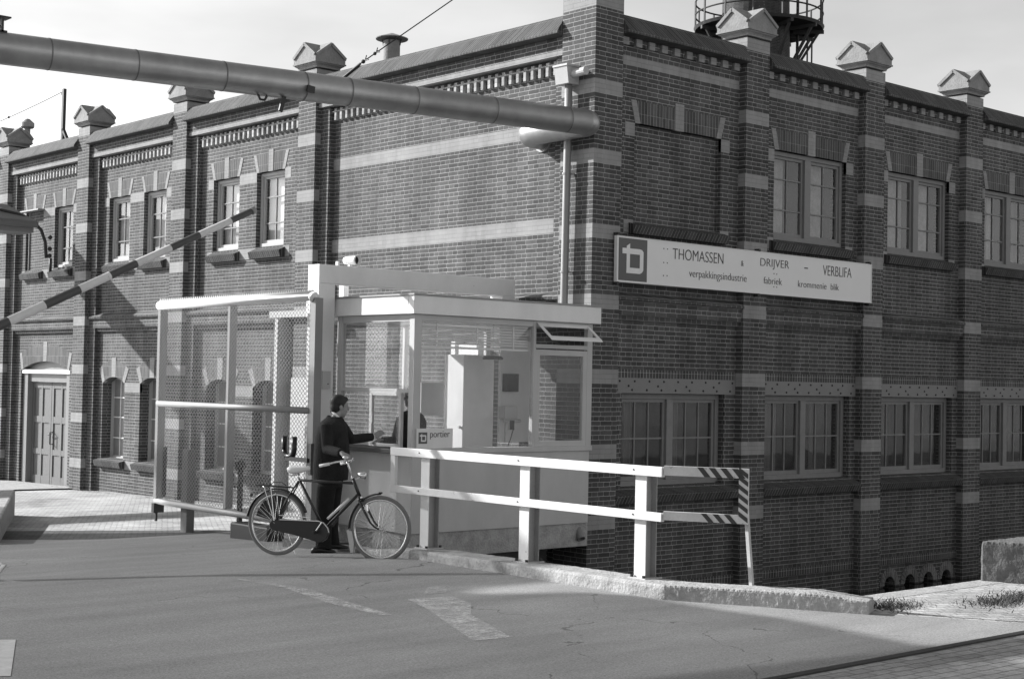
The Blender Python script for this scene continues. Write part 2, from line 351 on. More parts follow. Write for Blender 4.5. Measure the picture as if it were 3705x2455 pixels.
# ------------------------------------------------------------------ ground, road, water
GP = [(-400, 0), (-1.5, 0), (-.5, -.04), (0, -.07), (1.5, -.14), (5, -.27), (12, -.43), (15, -.49), (20, -.58), (400, -.6)]
def gz(y):
    for (a, za), (b, zb) in zip(GP, GP[1:]):
        if y <= b: return za + (zb-za)*(y-a)/(b-a)
    return GP[-1][1]
def sheet(name, polys, mat, dz=0., cell=1.0, label=None):
    """flat polygons draped over the gently humped ground"""
    m = MB()
    for poly in polys: m.add([(x, y, 0) for x, y in poly], [tuple(range(len(poly)))])
    me = bpy.data.meshes.new(name); me.from_pydata(m.v, [], m.f); bm = bmesh.new(); bm.from_mesh(me)
    for yc, _ in GP[1:-1]:
        geom = bm.verts[:]+bm.edges[:]+bm.faces[:]
        bmesh.ops.bisect_plane(bm, geom=geom, plane_co=(0, yc, 0), plane_no=(0, 1, 0))
    for v in bm.verts: v.co.z = gz(v.co.y)+dz
    bmesh.ops.recalc_face_normals(bm, faces=bm.faces)
    for f in bm.faces:
        if f.normal.z < 0: f.normal_flip()
    bm.to_mesh(me); bm.free(); me.materials.append(mat); o = bpy.data.objects.new(name, me); COL.objects.link(o)
    return tag(o, kind='structure')
CX0 = -3.75                                  # canal runs under the road west of this
sheet('ground', [[(-400, -400), (-3.9, -400), (-3.9, 400), (-400, 400)],
                 [(-3.9, -400), (400, -400), (400, -5.92), (-3.45, -5.92), (-3.8, -5.3), (-3.9, -5.1)],
                 [(-3.9, -5.1), (-3.8, -5.3), (CX0, -5.25), (CX0, 1.2), (-3.9, 1.2)],
                 [(-3.9, 1.2), (.4, 1.2), (.4, 400), (-3.9, 400)]], M_cob)
sheet('road', [[(-60, -7.915), (-2.36, -7.915), (-3.1, -6.62), (-4.02, -5.0), (-4.02, -1.2), (-3.3, .35), (-3.05, 3.9), (-3.45, 3.82), (-4.9, 3.9), (-5.4, 4.2), (-5.95, 4.85), (-8, 6.8), (-60, 30)]], M_road, .004)
sheet('pavement', [[(-60, -60), (40, -60), (40, -7.95), (-60, -7.95)]], M_pav, .004)
# sunk rail with flange groove crossing the road
m = MB(); m.box(-60, 40, -7.975, -7.905, -.02, .016); m.build('tram_rail', M_dark); tag(bpy.data.objects['tram_rail'], 'thin dark steel rail sunk in the road at the lower right', 'rail')
m = MB(); m.add([(CX0-3, -5.9, -1.32), (200, -5.9, -1.32), (200, .9, -1.32), (CX0-3, .9, -1.32)], [(0,1,2,3)]); tag(m.build('canal_water', M_water), kind='structure')
# quay walls
m = MB(); m.box(-3.2, 200, -6.2, -5.93, -2.5, .004); m.build('quay_wall', M_conc, bevel=.02); tag(bpy.data.objects['quay_wall'], 'pale concrete quay wall edging the canal opposite the brick factory', 'wall')
m = MB(); m.box(-3.95, CX0, -5.3, 1.2, -2.5, -.03); m.box(-3.95, -.02, .75, 1.15, -2.5, -.2); tag(m.build('bridge_abutment', M_concd), 'stained dark abutment wall under the edge of the road bridge', 'wall')
# the long kerb on the bridge edge, turning at its right end
def kz(y): return .095+.04*min(1, max(0, (-y-1)/4))
kp = [(-.55, -4.02, -3.64), (-1.5, -4.04, -3.66), (-3, -4.04, -3.66), (-5.05, -4.04, -3.66)]
m = MB()
ring = []
for y, xa, xb in kp: ring.append([(xa, y, gz(y)-.3), (xa, y, .02 if y > -.6 else kz(y)), (xb, y, .02 if y > -.6 else kz(y)), (xb, y, gz(y)-.3)])
for t in (.25, .5, .75, 1.0):
    y = -5.05-1.6*t; xa = -4.05+.83*t; ring.append([(xa, y, -.3), (xa+.012, y, .135+.025*t-(.05 if t > .9 else 0)), (xa+.30, y+.15, .135+.025*t-(.05 if t > .9 else 0)), (xa+.30, y+.15, -.3)])
vs = [p for r_ in ring for p in r_]; n = len(ring); fs = []
for i in range(n-1):
    for k in range(4): fs.append((i*4+k, i*4+(k+1) % 4, i*4+4+(k+1) % 4, i*4+4+k))
fs += [(0,1,2,3), tuple((n-1)*4+k for k in range(4))]
k = m.add(vs, fs).build('bridge_kerb', M_conc)
def rough_(o, vox, amp, size):
    rm = o.modifiers.new('remesh', 'REMESH'); rm.mode = 'VOXEL'; rm.voxel_size = vox
    tx = bpy.data.textures.new('rough', 'CLOUDS'); tx.noise_scale = size; tx.noise_depth = 4
    dm = o.modifiers.new('rough', 'DISPLACE'); dm.texture = tx; dm.strength = amp; dm.mid_level = .5; dm.texture_coords = 'GLOBAL'
rough_(k, .022, .009, .07)
tag(k, 'long worn concrete kerb under the white fence posts with a chipped right end', 'kerb')
# traffic island at far left
m = MB(); m.prism([(-3.94, 8.95), (-6.15, 4.29), (-8, 5.1), (-5.6, 9.7)], 'z', -.6, .05)
tag(m.build('traffic_island', M_conc, bevel=.03), 'pale concrete traffic island edge at the far left of the road', 'island')
# painted marks at the left edge
M_mark = paint('road_marking', .5, .8, .3, 9, 50)
sheet('road_marking', [[(-7.9, 1.75), (-7.27, 1.56), (-7.33, 1.3), (-7.75, 1.4)], [(-7.33, 1.3), (-7.27, 1.56), (-8.25, -.6), (-8.42, -.6)],
                       [(-9.9, -3.5), (-9.42, -3.78), (-9.98, -5.0), (-10.4, -4.8)]], M_mark, .008)

def ragged_mat(name, v):
    m, t, b = base_mat(name, .85, .2); geo = t.nodes.new('ShaderNodeNewGeometry')
    n1 = nn(t, 'ShaderNodeTexNoise', Scale=5.0, Detail=9.0, Roughness=.75); t.links.new(geo.outputs['Position'], n1.inputs['Vector'])
    n2 = nn(t, 'ShaderNodeTexNoise', Scale=40.0, Detail=4.0, Roughness=.7); t.links.new(geo.outputs['Position'], n2.inputs['Vector'])
    b.inputs['Base Color'].default_value = g(v)
    a = mth(t, 'ADD', mth(t, 'MULTIPLY', n1.outputs['Fac'], .7), mth(t, 'MULTIPLY', n2.outputs['Fac'], .3))
    mrr = nn(t, 'ShaderNodeMapRange'); t.links.new(a, mrr.inputs['Value']); mrr.inputs['From Min'].default_value = .38; mrr.inputs['From Max'].default_value = .62; mrr.inputs['To Max'].default_value = .85
    t.links.new(mrr.outputs[0], b.inputs['Alpha']); return m
M_ragged = ragged_mat('ragged_pale', .62); M_ragged2 = ragged_mat('ragged_dull', .5)
M_cobshade = cobble_mat('shaded_cobbles', .11, .16, .1, .5)
sheet('cobble_shade_strip', [[(-2.9, 3.95), (-2.95, 4.35), (-4.15, 5.3), (-5.35, 6.15), (-9, 8.6), (-9, 6.9), (-8.2, 6.9), (-5.95, 4.85), (-5.4, 4.2), (-4.9, 3.9), (-3.45, 3.82)]], M_cobshade, .003)  # shade along the cobble edge, put into a darker stone colour
sheet('pale_road_patch', [[(-5.92, -3.80), (-5.47, -3.86), (-5.62, -4.3), (-6.0, -4.75), (-6.45, -5.75), (-6.78, -5.70), (-6.35, -4.8), (-6.1, -4.3)],
                      [(-6.38, -2.5), (-6.26, -2.72), (-6.45, -3.8), (-6.53, -4.4), (-6.62, -4.35), (-6.60, -3.6)]], M_ragged, .008)  # ragged pale patches on the asphalt, broken up by noise
sheet('dull_road_patch', [[(-6.45, -1.85), (-6.36, -1.95), (-6.27, -2.70), (-6.42, -2.52)], [(-5.30, -3.3), (-5.05, -3.25), (-5.35, -3.65), (-5.6, -3.62)]], M_ragged2, .008)
# ------------------------------------------------------------------ the factory
FB = thing('factory_building', (0, 0, -1.2), 'two storey brick factory with white banded pilasters and pointed caps standing in the canal', 'factory')
TR = lambda u, d, z: (u, d, z)           # right facade: u along x, depth d
TL = lambda u, d, z: (d, u, z)           # left facade: u along y
def wall_grid(m, us, zs, hole, d0, d1):
    nu, nz = len(us)-1, len(zs)-1
    S = lambda i, j: 0 <= i < nu and 0 <= j < nz and not hole((us[i]+us[i+1])/2, (zs[j]+zs[j+1])/2)
    for i in range(nu):
        for j in range(nz):
            if not S(i, j): continue
            a, b, c, e = us[i], us[i+1], zs[j], zs[j+1]
            m.add([(a,d0,c),(b,d0,c),(b,d0,e),(a,d0,e)], [(0,1,2,3)])
            if not S(i-1, j): m.add([(a,d0,c),(a,d1,c),(a,d1,e),(a,d0,e)], [(0,1,2,3)])
            if not S(i+1, j): m.add([(b,d0,c),(b,d1,c),(b,d1,e),(b,d0,e)], [(0,1,2,3)])
            if not S(i, j-1): m.add([(a,d0,c),(b,d0,c),(b,d1,c),(a,d1,c)], [(0,1,2,3)])
            if not S(i, j+1): m.add([(a,d0,e),(b,d0,e),(b,d1,e),(a,d1,e)], [(0,1,2,3)])
def holes_wall(name, T, u0, u1, z0, z1, holes, d0, d1, mat):
    us = sorted({u0, u1} | {h[0] for h in holes} | {h[1] for h in holes}); zs = sorted({z0, z1} | {h[2] for h in holes} | {h[3] for h in holes})
    m = MB(); m.T = T
    wall_grid(m, us, zs, lambda u, z: any(a < u < b and c < z < e for a, b, c, e in holes), d0, d1)
    return m.build(name, mat, FB)
TOPW = 6.66
RP = [(0.0, .53)] + [(3.135+2.971*i, 3.664+2.971*i) for i in range(5)]
LP = [(0.0, .64), (6.57, 7.08), (10.85, 11.36), (14.87, 15.39), (18.93, 19.45), (23.1, 23.6)]
ZB = -2.5
DW = .14           # wall depth behind pilaster face, right facade
DL = .21           # left facade
# ---- pilaster caps and pilasters
def cap_at(x0, x1, y0, y1, par):
    cx, cy = (x0+x1)/2, (y0+y1)/2; w_ = (x1-x0)/2; h = (y1-y0)/2
    e = max(w_, h); m = MB()
    def sq(a, z): return [(cx-w_-a, cy-h-a, z), (cx+w_+a, cy-h-a, z), (cx+w_+a, cy+h+a, z), (cx-w_-a, cy+h+a, z)]
    prof = [(0.0, 7.08), (.012, 7.08), (.014, 7.10), (.03, 7.12), (.062, 7.14), (.062, 7.152), (.085, 7.155), (.085, 7.178), (.06, 7.18)]
    vs = []; fs = []
    for a, z in prof: vs += sq(a, z)
    for i in range(len(prof)-1):
        for k in range(4): fs.append((i*4+k, i*4+(k+1) % 4, i*4+4+(k+1) % 4, i*4+4+k))
    fs.append(tuple(range(3, -1, -1))); m.add(vs, fs)
    # crossed gables: eaves corners at 7.27, ridges at 7.53
    a = .072; X0, X1, Y0, Y1 = cx-w_-a, cx+w_+a, cy-h-a, cy+h+a; zb, ze, zr = 7.179, 7.26, 7.515
    g_ = MB()
    g_.prism([(X0, zb), (X1, zb), (X1, ze), (cx, zr), (X0, ze)], 'y', Y0, Y1)
    g2 = [(Y0+.004, zb-.001), (Y1-.004, zb-.001), (Y1-.004, ze), (cy, zr+.002), (Y0+.004, ze)]
    g_.prism(g2, 'x', X0-.004, X1+.004)
    # sunken tympanum triangles edged by raised fillets
    def fillet(P, Q, nrm, wd=.045):
        g_.bar(P, Q, wd, .02, up=nrm)
    for (yy, nn_) in ((Y0-.004, (0,-1,0)), (Y1+.004, (0,1,0))):
        g_.bar((X0+.01, yy, ze+.01), (cx, yy, zr-.03), .05, .045, up=(1,0,1)); g_.bar((X1-.01, yy, ze+.01), (cx, yy, zr-.03), .05, .045, up=(-1,0,1))
    for (xx) in (X0-.006, X1+.006):
        g_.bar((xx, Y0+.01, ze+.01), (xx, cy, zr-.03), .05, .045, up=(0,1,1)); g_.bar((xx, Y1-.01, ze+.01), (xx, cy, zr-.03), .05, .045, up=(0,-1,1))
    m.v += g_.v; o = len(m.v)-len(g_.v); m.f += [tuple(i+o for i in f) for f in g_.f]
    return m.build('cap', M_stone, par, merge=False)
def pilaster(x0, x1, y0, y1, zt=7.05, capped=True, base=False):
    m = MB(); m.box(x0, x1, y0, y1, ZB, zt)
    p_ = m.build('pilaster', M_pil, FB)
    if capped: cap_at(x0, x1, y0, y1, p_)
    return p_
# corner pilaster: its top block rises above the frame
m = MB(); m.box(0, .53, 0, .64, ZB, 7.6)
cp = m.build('pilaster', brick('corner_brick', bands=PB+[(6.95, 7.5)]), FB); cp['label'] = 'tall corner pilaster with a flared stone collar'
m = MB()
for a, z0, z1 in ((.05, 7.2, 7.26), (.09, 7.26, 7.33), (.14, 7.33, 7.6)): m.box(-a, .53+a, -a, .64+a, z0, z1)
m.build('cap', M_stone, cp)
for a, b in RP[1:]: pilaster(a, b, 0, .45)
for a, b in LP[1:]: pilaster(0, .45, a, b)
# narrow stepped strips beside the left facade pilasters
m = MB()
for a, b in LP[1:]: m.box(.11, .3, a-.25, a-.0008, ZB, 6.4)
m.box(.11, .3, .6408, .87, ZB, 6.4)
build_each(m, 'pilaster_step', M_wallL, FB)
# ---- right facade wall with openings
ctr = [(RP[i][1]+RP[i+1][0])/2 for i in range(5)]
hR = []
for i, c in enumerate(ctr):
    hR.append((c-.91, c+.91, 4.14, 5.51))
    hR.append((c-1.07, c+1.07, .50, 1.79))
ac = [7.12, 7.70, 8.25, 8.80]
for c in ac: hR.append((c-.165, c+.165, -2.4, -1.16))
holes_wall('wall', TR, .53, RP[-1][0]+.1, ZB, TOPW, hR, DW, DW+.30, M_wallR)
m = MB(); m.box(ctr[0]-.93, ctr[0]+.93, DW+.09, DW+.2, 4.0, 5.6); bl = m.build('blind_window', M_wallL, FB)
m = MB(); m.box(.6, 15, DW+.75, DW+.8, ZB, 6.5); m.build('inner_wall', M_concd, FB)
# ---- left facade wall
LB = [((LP[i][1]+LP[i+1][0])/2) for i in range(1, 5)]
hL = []
for i, c in enumerate(LB):
    for s in (-1, 1):
        hL.append((c+s*.74-.45, c+s*.74+.45, 4.20, 5.52))
        if i != 2: hL.append((c+s*.80-.48, c+s*.80+.48, .20, 1.86))
    if i == 2: hL.append((c-1.22, c+1.22, -.75, 2.17))
mL = holes_wall('wall', TL, LP[1][0], LP[5][0], ZB, TOPW, hL, DL, DL+.3, M_wallL)
mB = holes_wall('wall', TL, .64, LP[1][0], ZB, TOPW, [], DL, DL+.3, M_wallLb)
# ---- frieze, coping, weather courses, per bay
def coping(T, u0, u1, front):
    m = MB(); m.T = T
    # cross-section: drip face, slope up to a ridge at the pilaster line
    pts = [(front-.10, 6.665), (front-.10, 6.70), (.06, 6.935), (.22, 6.935), (.45, 6.70), (.45, 6.655), (front+.01, 6.655), (front-.05, 6.658)]
    a = [(u0, p[0], p[1]) for p in pts]; b = [(u1, p[0], p[1]) for p in pts]; n = len(pts)
    m.add(a+b, [tuple(range(n)), tuple(range(2*n-1, n-1, -1))]+[(i, (i+1) % n, n+(i+1) % n, n+i) for i in range(n)])
    return m.build('coping', M_cope, FB)
def weather(T, u0, u1, d):
    """proud brick band with sloped top course and stepped underside"""
    m = MB(); m.T = T
    pts = [(d+.05, 3.19), (d-.16, 3.085), (d-.16, 3.05), (d-.11, 3.04), (d-.11, 2.855), (d-.06, 2.855), (d-.06, 2.79), (d+.05, 2.79)]
    n = len(pts); a = [(u0, p[0], p[1]) for p in pts]; b = [(u1, p[0], p[1]) for p in pts]
    m.add(a+b, [tuple(range(n)), tuple(range(2*n-1, n-1, -1))]+[(i, (i+1) % n, n+(i+1) % n, n+i) for i in range(n)])
    return m.build('weather_course', M_wallR, FB)
def soldier(T, u0, u1, z0, z1, d):
    m = MB(); m.T = T; m.box(u0, u1, d-.006, d+.02, z0, z1); return m.build('soldier_course', M_sold, FB)
def sill(T, u0, u1, zt, zb, d, deep=.13):
    m = MB(); m.T = T
    pts = [(d+.10, zt+.02), (d-deep, zb+.115), (d-deep+.035, zb), (d+.02, zb)]
    n = 4; a = [(u0, p[0], p[1]) for p in pts]; b = [(u1, p[0], p[1]) for p in pts]
    m.add(a+b, [(0,1,2,3), (7,6,5,4)]+[(i, (i+1) % n, n+(i+1) % n, n+i) for i in range(n)])
    return m.build('sill', M_soldD, FB)
for i in range(5):
    a, b = RP[i][1]+.002, RP[i+1][0]-.002; c = (a+b)/2
    coping(TR, a, b, 0)
    m = MB(); m.T = TR
    nd = int((b-a-.1)/.236); st = (b-a)/nd
    for k in range(nd):
        u = a+st*(k+.5); m.box(u-.058, u+.058, .075, DW+.02, 6.545, 6.65)
    build_each(m, 'white_dentil', M_white, FB)
    m = MB(); m.T = TR
    for k in range(nd+1):
        u = a+st*k
        m.box(max(a, u-.048), min(b, u-.004), .098, DW+.02, 6.553, 6.65); m.box(max(a, u+.004), min(b, u+.048), .098, DW+.02, 6.553, 6.65)
    m.build('dentil_course', M_wallR, FB)
    weather(TR, a, b, DW); soldier(TR, a, b, 2.0, 2.115, DW); soldier(TR, a, b, -.95, -.83, DW-.02)
    # riveted steel lintel
    m = MB(); m.T = TR; m.box(a, b, DW-.012, DW+.08, 1.79, 2.0); lb = m.build('steel_lintel', M_beam, FB)
    m = MB(); m.T = TR
    for k in range(9):
        u = a+.12+(b-a-.24)*k/8
        for dz, du in ((.045, 0), (.165, .05), (.10, -.07 if k % 2 else 99)):
            if du < 9 and a < u+du < b: m.ball((u+du, DW-.012, 1.79+dz), .016, .016, .016, 8, 6)
    build_each(m, 'rivet', M_dark, lb)
    # flat arch over the upper opening
    m = MB(); m.T = TR
    m.prism([(c-.90, 5.51), (c+.90, 5.51), (c+.99, 5.82), (c-.99, 5.82)], 'y', DW-.004, DW+.06); ar = m.build('flat_arch', M_arch, FB)
    m = MB(); m.T = TR
    for s in (-1, 1):
        m.prism([(c+s*.905, 5.508), (c+s*.80, 5.508), (c+s*.885, 5.822), (c+s*.995, 5.822)], 'y', DW-.008, DW+.05)
        m.box(min(c+s*.91, c+s*1.10), max(c+s*.91, c+s*1.10), DW-.004, DW+.05, 5.32, 5.505)
        m.box(min(c+s*.91, c+s*1.10), max(c+s*.91, c+s*1.10), DW-.004, DW+.05, 3.99, 4.16)
    m.box(c-.09, c+.09, DW-.010, DW+.05, 5.506, 5.89)
    build_each(m, 'arch_stone', M_white, ar)
    sill(TR, c-1.0, c+1.0, 4.14, 3.97, DW); sill(TR, a, b, .50, .29, DW, .16)
# arches at the water line
m = MB(); m.T = TR; md = MB(); md.T = TR
for c in ac:
    for k in range(11):
        a0, a1 = R(180*k/11+1.2), R(180*(k+1)/11-1.2); z0 = -1.30
        P = [(c+.145*math.cos(a0), z0+.145*math.sin(a0)*1.05), (c+.145*math.cos(a1), z0+.145*math.sin(a1)*1.05), (c+.265*math.cos(a1), z0+.265*math.sin(a1)*1.12), (c+.265*math.cos(a0), z0+.265*math.sin(a0)*1.12)]
        m.prism(P, 'y', DW-.012, DW+.10)
m.build('culvert_arch', M_voussoir, FB)
for i in range(5):
    a, b = LP[i][1]+.002, LP[i+1][0]-.002
    coping(TL, a, b, 0)
    m = MB(); m.T = TL
    m.box(a, b, .062, DL+.02, 6.462, 6.648); m.build('frieze', M_wallL, FB)
    m = MB(); m.T = TL; m.box(a, b, .055, DL+.02, 6.395, 6.460); m.build('white_course', M_white, FB)
    m = MB(); m.T = TL; aa, bb = a+(.23 if i == 0 else .02), b-.27
    m.box(aa, bb, .145, DL+.02, 6.300, 6.318)
    nd = int((bb-aa)/.152)
    for k in range(nd):
        u = aa+(k+.5)*(bb-aa)/nd; m.box(u-.027, u+.027, .150, DL+.02, 6.165, 6.300)
        m.box(u-.045, u+.02, .150, DL+.02, 6.320, 6.355)
    m.build('dentil_course', M_dent, FB)
    weather(TL, a, b-.0, DL)
# left facade arches, stones, sills
def pz(mm_, P, d0, d1):
    n = len(P); mm_.add([(u, d0, z) for u, z in P]+[(u, d1, z) for u, z in P], [tuple(range(n)), tuple(range(2*n-1, n-1, -1))]+[(q, (q+1) % n, n+(q+1) % n, n+q) for q in range(n)])
for i, c in enumerate(LB):
    for s in (-1, 1):
        k_ = c+s*.74
        m = MB(); m.T = TL; pz(m, [(k_-.44, 5.52), (k_+.44, 5.52), (k_+.55, 5.835), (k_-.55, 5.835)], DL-.004, DL+.06); ar = m.build('flat_arch', M_arch, FB)
        m = MB(); m.T = TL
        for q in (-1, 1): pz(m, [(k_+q*.455, 5.518), (k_+q*.37, 5.518), (k_+q*.475, 5.838), (k_+q*.565, 5.838)], DL-.008, DL+.05)
        m.box(k_-.075, k_+.075, DL-.01, DL+.05, 5.516, 5.90)
        build_each(m, 'arch_stone', M_white, ar)
        sill(TL, k_-.5, k_+.5, 4.19, 3.99, DL, .13)
    m = MB(); m.T = TL       # white springer and sill bands between the windows
    for z0, z1 in ((5.355, 5.53), (4.0, 4.19)):
        m.box(c-.285, c+.285, DL-.004, DL+.05, z0, z1)
        m.box(c+1.195, c+1.38, DL-.004, DL+.05, z0, z1); m.box(c-1.38, c-1.195, DL-.004, DL+.05, z0, z1)
    build_each(m, 'white_band', M_white, FB)
def seg_arch(cu_, hw, zs, rise, th, mat, key=True, name='arch'):
    """segmental arch ring on the left facade"""
    Rr = (hw*hw+rise*rise)/(2*rise); zc = zs+rise-Rr; a = math.asin(hw/Rr); m = MB(); m.T = TL; N = 14; P = []; Q = []
    for q in range(N+1):
        t = -a+2*a*q/N; P.append((cu_+Rr*math.sin(t), zc+Rr*math.cos(t))); Q.append((cu_+(Rr+th)*math.sin(t), zc+(Rr+th)*math.cos(t)))
    n = N+1; vs = [(u, DL-.005, z) for u, z in P+Q]+[(u, DL+.19, z) for u, z in P+Q]; fs = []
    for q in range(N):
        fs += [(q, q+1, n+q+1, n+q), (2*n+q, 2*n+q+1, 3*n+q+1, 3*n+q), (q, q+1, 2*n+q+1, 2*n+q), (n+q, n+q+1, 3*n+q+1, 3*n+q)]
    fs += [(0, n, 3*n, 2*n), (N, n+N, 3*n+N, 2*n+N)]
    m.add(vs, fs); ar = m.build(name, mat, FB)
    m = MB(); m.T = TL; kw = .085
    pz(m, [(cu_-kw, zs+rise-.002), (cu_+kw, zs+rise-.002), (cu_+kw*1.1, zs+rise+th+.06), (cu_-kw*1.1, zs+rise+th+.06)], DL-.010, DL+.06)
    for s in (-1, 1):
        t0, t1 = s*a, s*(a-.105/Rr*1.0)
        pz(m, [(cu_+Rr*math.sin(t0)*1.003, zc+Rr*math.cos(t0)-.002), (cu_+Rr*math.sin(t1), zc+Rr*math.cos(t1)-.002), (cu_+(Rr+th)*math.sin(t1), zc+(Rr+th)*math.cos(t1)+.003), (cu_+(Rr+th)*math.sin(t0)*1.003, zc+(Rr+th)*math.cos(t0)+.003)], DL-.009, DL+.06)
    build_each(m, 'arch_stone', M_white, ar); return ar
for i, c in enumerate(LB):
    if i == 2:
        seg_arch(c, 1.20, 1.98, .19, .37, M_arch); continue
    for s in (-1, 1):
        seg_arch(c+s*.80, .475, 1.735, .125, .33, M_arch)
        sill(TL, c+s*.8-.56, c+s*.8+.56, .20, .04, DL, .14)
    m = MB(); m.T = TL
    for z0, z1 in ((1.56, 1.75),): m.box(c-.32, c+.32, DL-.006, DL+.05, z0, z1)
    m.box(c-.235, c+.235, DL-.0045, DL+.05, .02, .19)
    build_each(m, 'white_band', M_white, FB)
# ---- windows
def window(T, u0, u1, z0, z1, d, mull, cols, rows, mat, pane_mat, bw=.06, blind=None, name='window', label=None, dark=None, msash=.045):
    m = MB(); m.T = T
    m.box(u0, u0+bw, d, d+.10, z0, z1); m.box(u1-bw, u1, d, d+.10, z0, z1); m.box(u0+bw, u1-bw, d, d+.10, z1-bw, z1); m.box(u0+bw, u1-bw, d-.02, d+.10, z0, z0+bw)
    lights = []
    if mull:
        c = (u0+u1)/2; m.box(c-mull/2, c+mull/2, d-.012, d+.10, z0+bw, z1-bw); lights = [(u0+bw, c-mull/2), (c+mull/2, u1-bw)]
    else: lights = [(u0+bw, u1-bw)]
    wd = m.build(name, mat, FB, bevel=.004)
    if label: wd['label'] = label
    sash = MB(); sash.T = T; bars = MB(); bars.T = T; zz0, zz1 = z0+bw, z1-bw; s_ = msash
    for a, b in lights:
        sash.box(a, a+s_, d+.03, d+.075, zz0, zz1); sash.box(b-s_, b, d+.03, d+.075, zz0, zz1)
        sash.box(a+s_, b-s_, d+.03, d+.075, zz1-s_, zz1); sash.box(a+s_, b-s_, d+.03, d+.075, zz0, zz0+s_*1.3)
        ga, gb, gc, ge = a+s_, b-s_, zz0+s_*1.3, zz1-s_
        for k in range(1, cols): x = ga+(gb-ga)*k/cols; bars.box(x-.011, x+.011, d+.04, d+.07, gc, ge)
        for rr in rows: bars.box(ga, gb, d+.036, d+.072, rr-.011, rr+.011)
        g_ = MB(); g_.T = T; g_.box(ga, gb, d+.055, d+.059, gc, ge); g_.build('pane', pane_mat, wd)
    sash.build('sash', mat, wd)
    if bars.v: bars.build('glazing_bars', mat if dark is None else dark, wd, merge=False)
    if blind:
        for a, b in lights:
            f = random.uniform(.62, 1.0) if mull else 1.0
            bm_ = MB(); bm_.T = T; bm_.box(a-.02, a+(b-a)*f+.02*(f > .99), d+.15+(.05 if f < .99 else 0), d+.16+(.05 if f < .99 else 0), z0+.02, z1-.02); bm_.build('blind', blind, wd)
            if mull and random.random() < .6:
                q = MB(); q.T = T; wv_ = []; n_ = 14; c0 = a+random.uniform(0, .3)*(b-a); wd_ = random.uniform(.15, .35)
                for i_ in range(n_+1): wv_.append((c0+wd_*i_/n_, d+.13+.012*math.sin(i_*1.9)))
                q.add([(u, dd__, z0+.03) for u, dd__ in wv_]+[(u, dd__, z1-.03) for u, dd__ in wv_], [(i_, i_+1, n_+2+i_, n_+1+i_) for i_ in range(n_)]); q.build('curtain', M_gray, wd)
    return wd
for i, c in enumerate(ctr):
    if i > 0: window(TR, c-.905, c+.905, 4.15, 5.505, DW+.07, .15, 2, (4.62, 5.09), M_frame, M_dglass, .065, M_blind)
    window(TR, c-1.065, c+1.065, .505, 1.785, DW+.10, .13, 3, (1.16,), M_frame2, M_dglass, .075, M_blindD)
for i, c in enumerate(LB):
    for s in (-1, 1):
        k_ = c+s*.74
        if i == 2 and s == 1:
            m = MB(); m.T = TL; m.box(k_-.46, k_+.46, DL+.05, DL+.2, 4.19, 5.53); b_ = m.build('blind_window', M_wallL, FB)
            m = MB(); m.T = TL; m.box(k_+.33, k_+.345, DL+.02, DL+.05, 4.2, 5.5); m.box(k_-.5, k_+.47, DL-.16, DL+.02, 5.50, 5.53); m.build('hood', M_zinc, b_)
            continue
        window(TL, k_-.445, k_+.445, 4.205, 5.515, DL+.08, 0, 2, (4.62, 5.08), M_frameL, M_glass, .06, M_lpane if i != 2 else M_lpaneD, dark=M_gray)
    if i == 2: continue
    for s in (-1, 1):
        k_ = c+s*.8
        window(TL, k_-.475, k_+.475, .205, 1.86, DL+.195, 0, 3, (.62, 1.04, 1.44), M_frameL, M_lpaneD, .03, None, dark=M_wpaint, msash=.02)
# ---- door bay
c = LB[2]
m = MB(); m.T = TL; m.box(c-1.2, c+1.2, DL+.01, DL+.30, 1.90, 1.985); m.build('door_lintel', M_wpaint, FB)
m = MB(); m.T = TL; m.box(c-1.2, c+1.2, DL+.12, DL+.3, 1.985, 2.2); m.build('tympanum', M_gray, FB)
m = MB(); m.T = TL
m.box(c+.98, c+1.2, DL+.05, DL+.3, -.62, 1.90); m.box(c-1.2, c-.98, DL+.05, DL+.3, -.62, 1.90); m.box(c-.98, c+.98, DL+.10, DL+.3, 1.72, 1.90)
df = m.build('door_frame', M_gray, FB)
dr = MB(); dr.T = TL
for a, b in ((c-.975, c-.01), (c+.01, c+.975)):
    dr.box(a, b, DL+.20, DL+.24, -.56, 1.715)
    for x0, x1 in ((a, a+.09), (b-.09, b), ((a+b)/2-.035, (a+b)/2+.035)): dr.box(x0, x1, DL+.175, DL+.2005, -.56, 1.71)
    for z0, z1 in ((-.56, -.35), (.12, .24), (.82, .96), (1.58, 1.71)):
        dr.box(a+.0905, (a+b)/2-.0355, DL+.178, DL+.2004, z0, z1); dr.box((a+b)/2+.0355, b-.0905, DL+.178, DL+.2004, z0, z1)
dd = dr.build('door', M_door, FB, merge=False); dd['label'] = 'double panelled factory door in an arched bay'
m = MB(); m.T = TL; m.tube([(c-.1, DL+.175, .62), (c-.1, DL+.11, .62), (c-.1, DL+.11, .36), (c-.1, DL+.175, .36)], .014, 6); m.tube([(c-.17, DL+.12, .60), (c+.02, DL+.12, .56)], .012, 6); m.build('handle', M_dark, dd)
sheet('door_step', [[(-2.2, 15.5), (.2, 15.2), (.2, 19.2), (-2.6, 19.0)]], M_conc, .03)
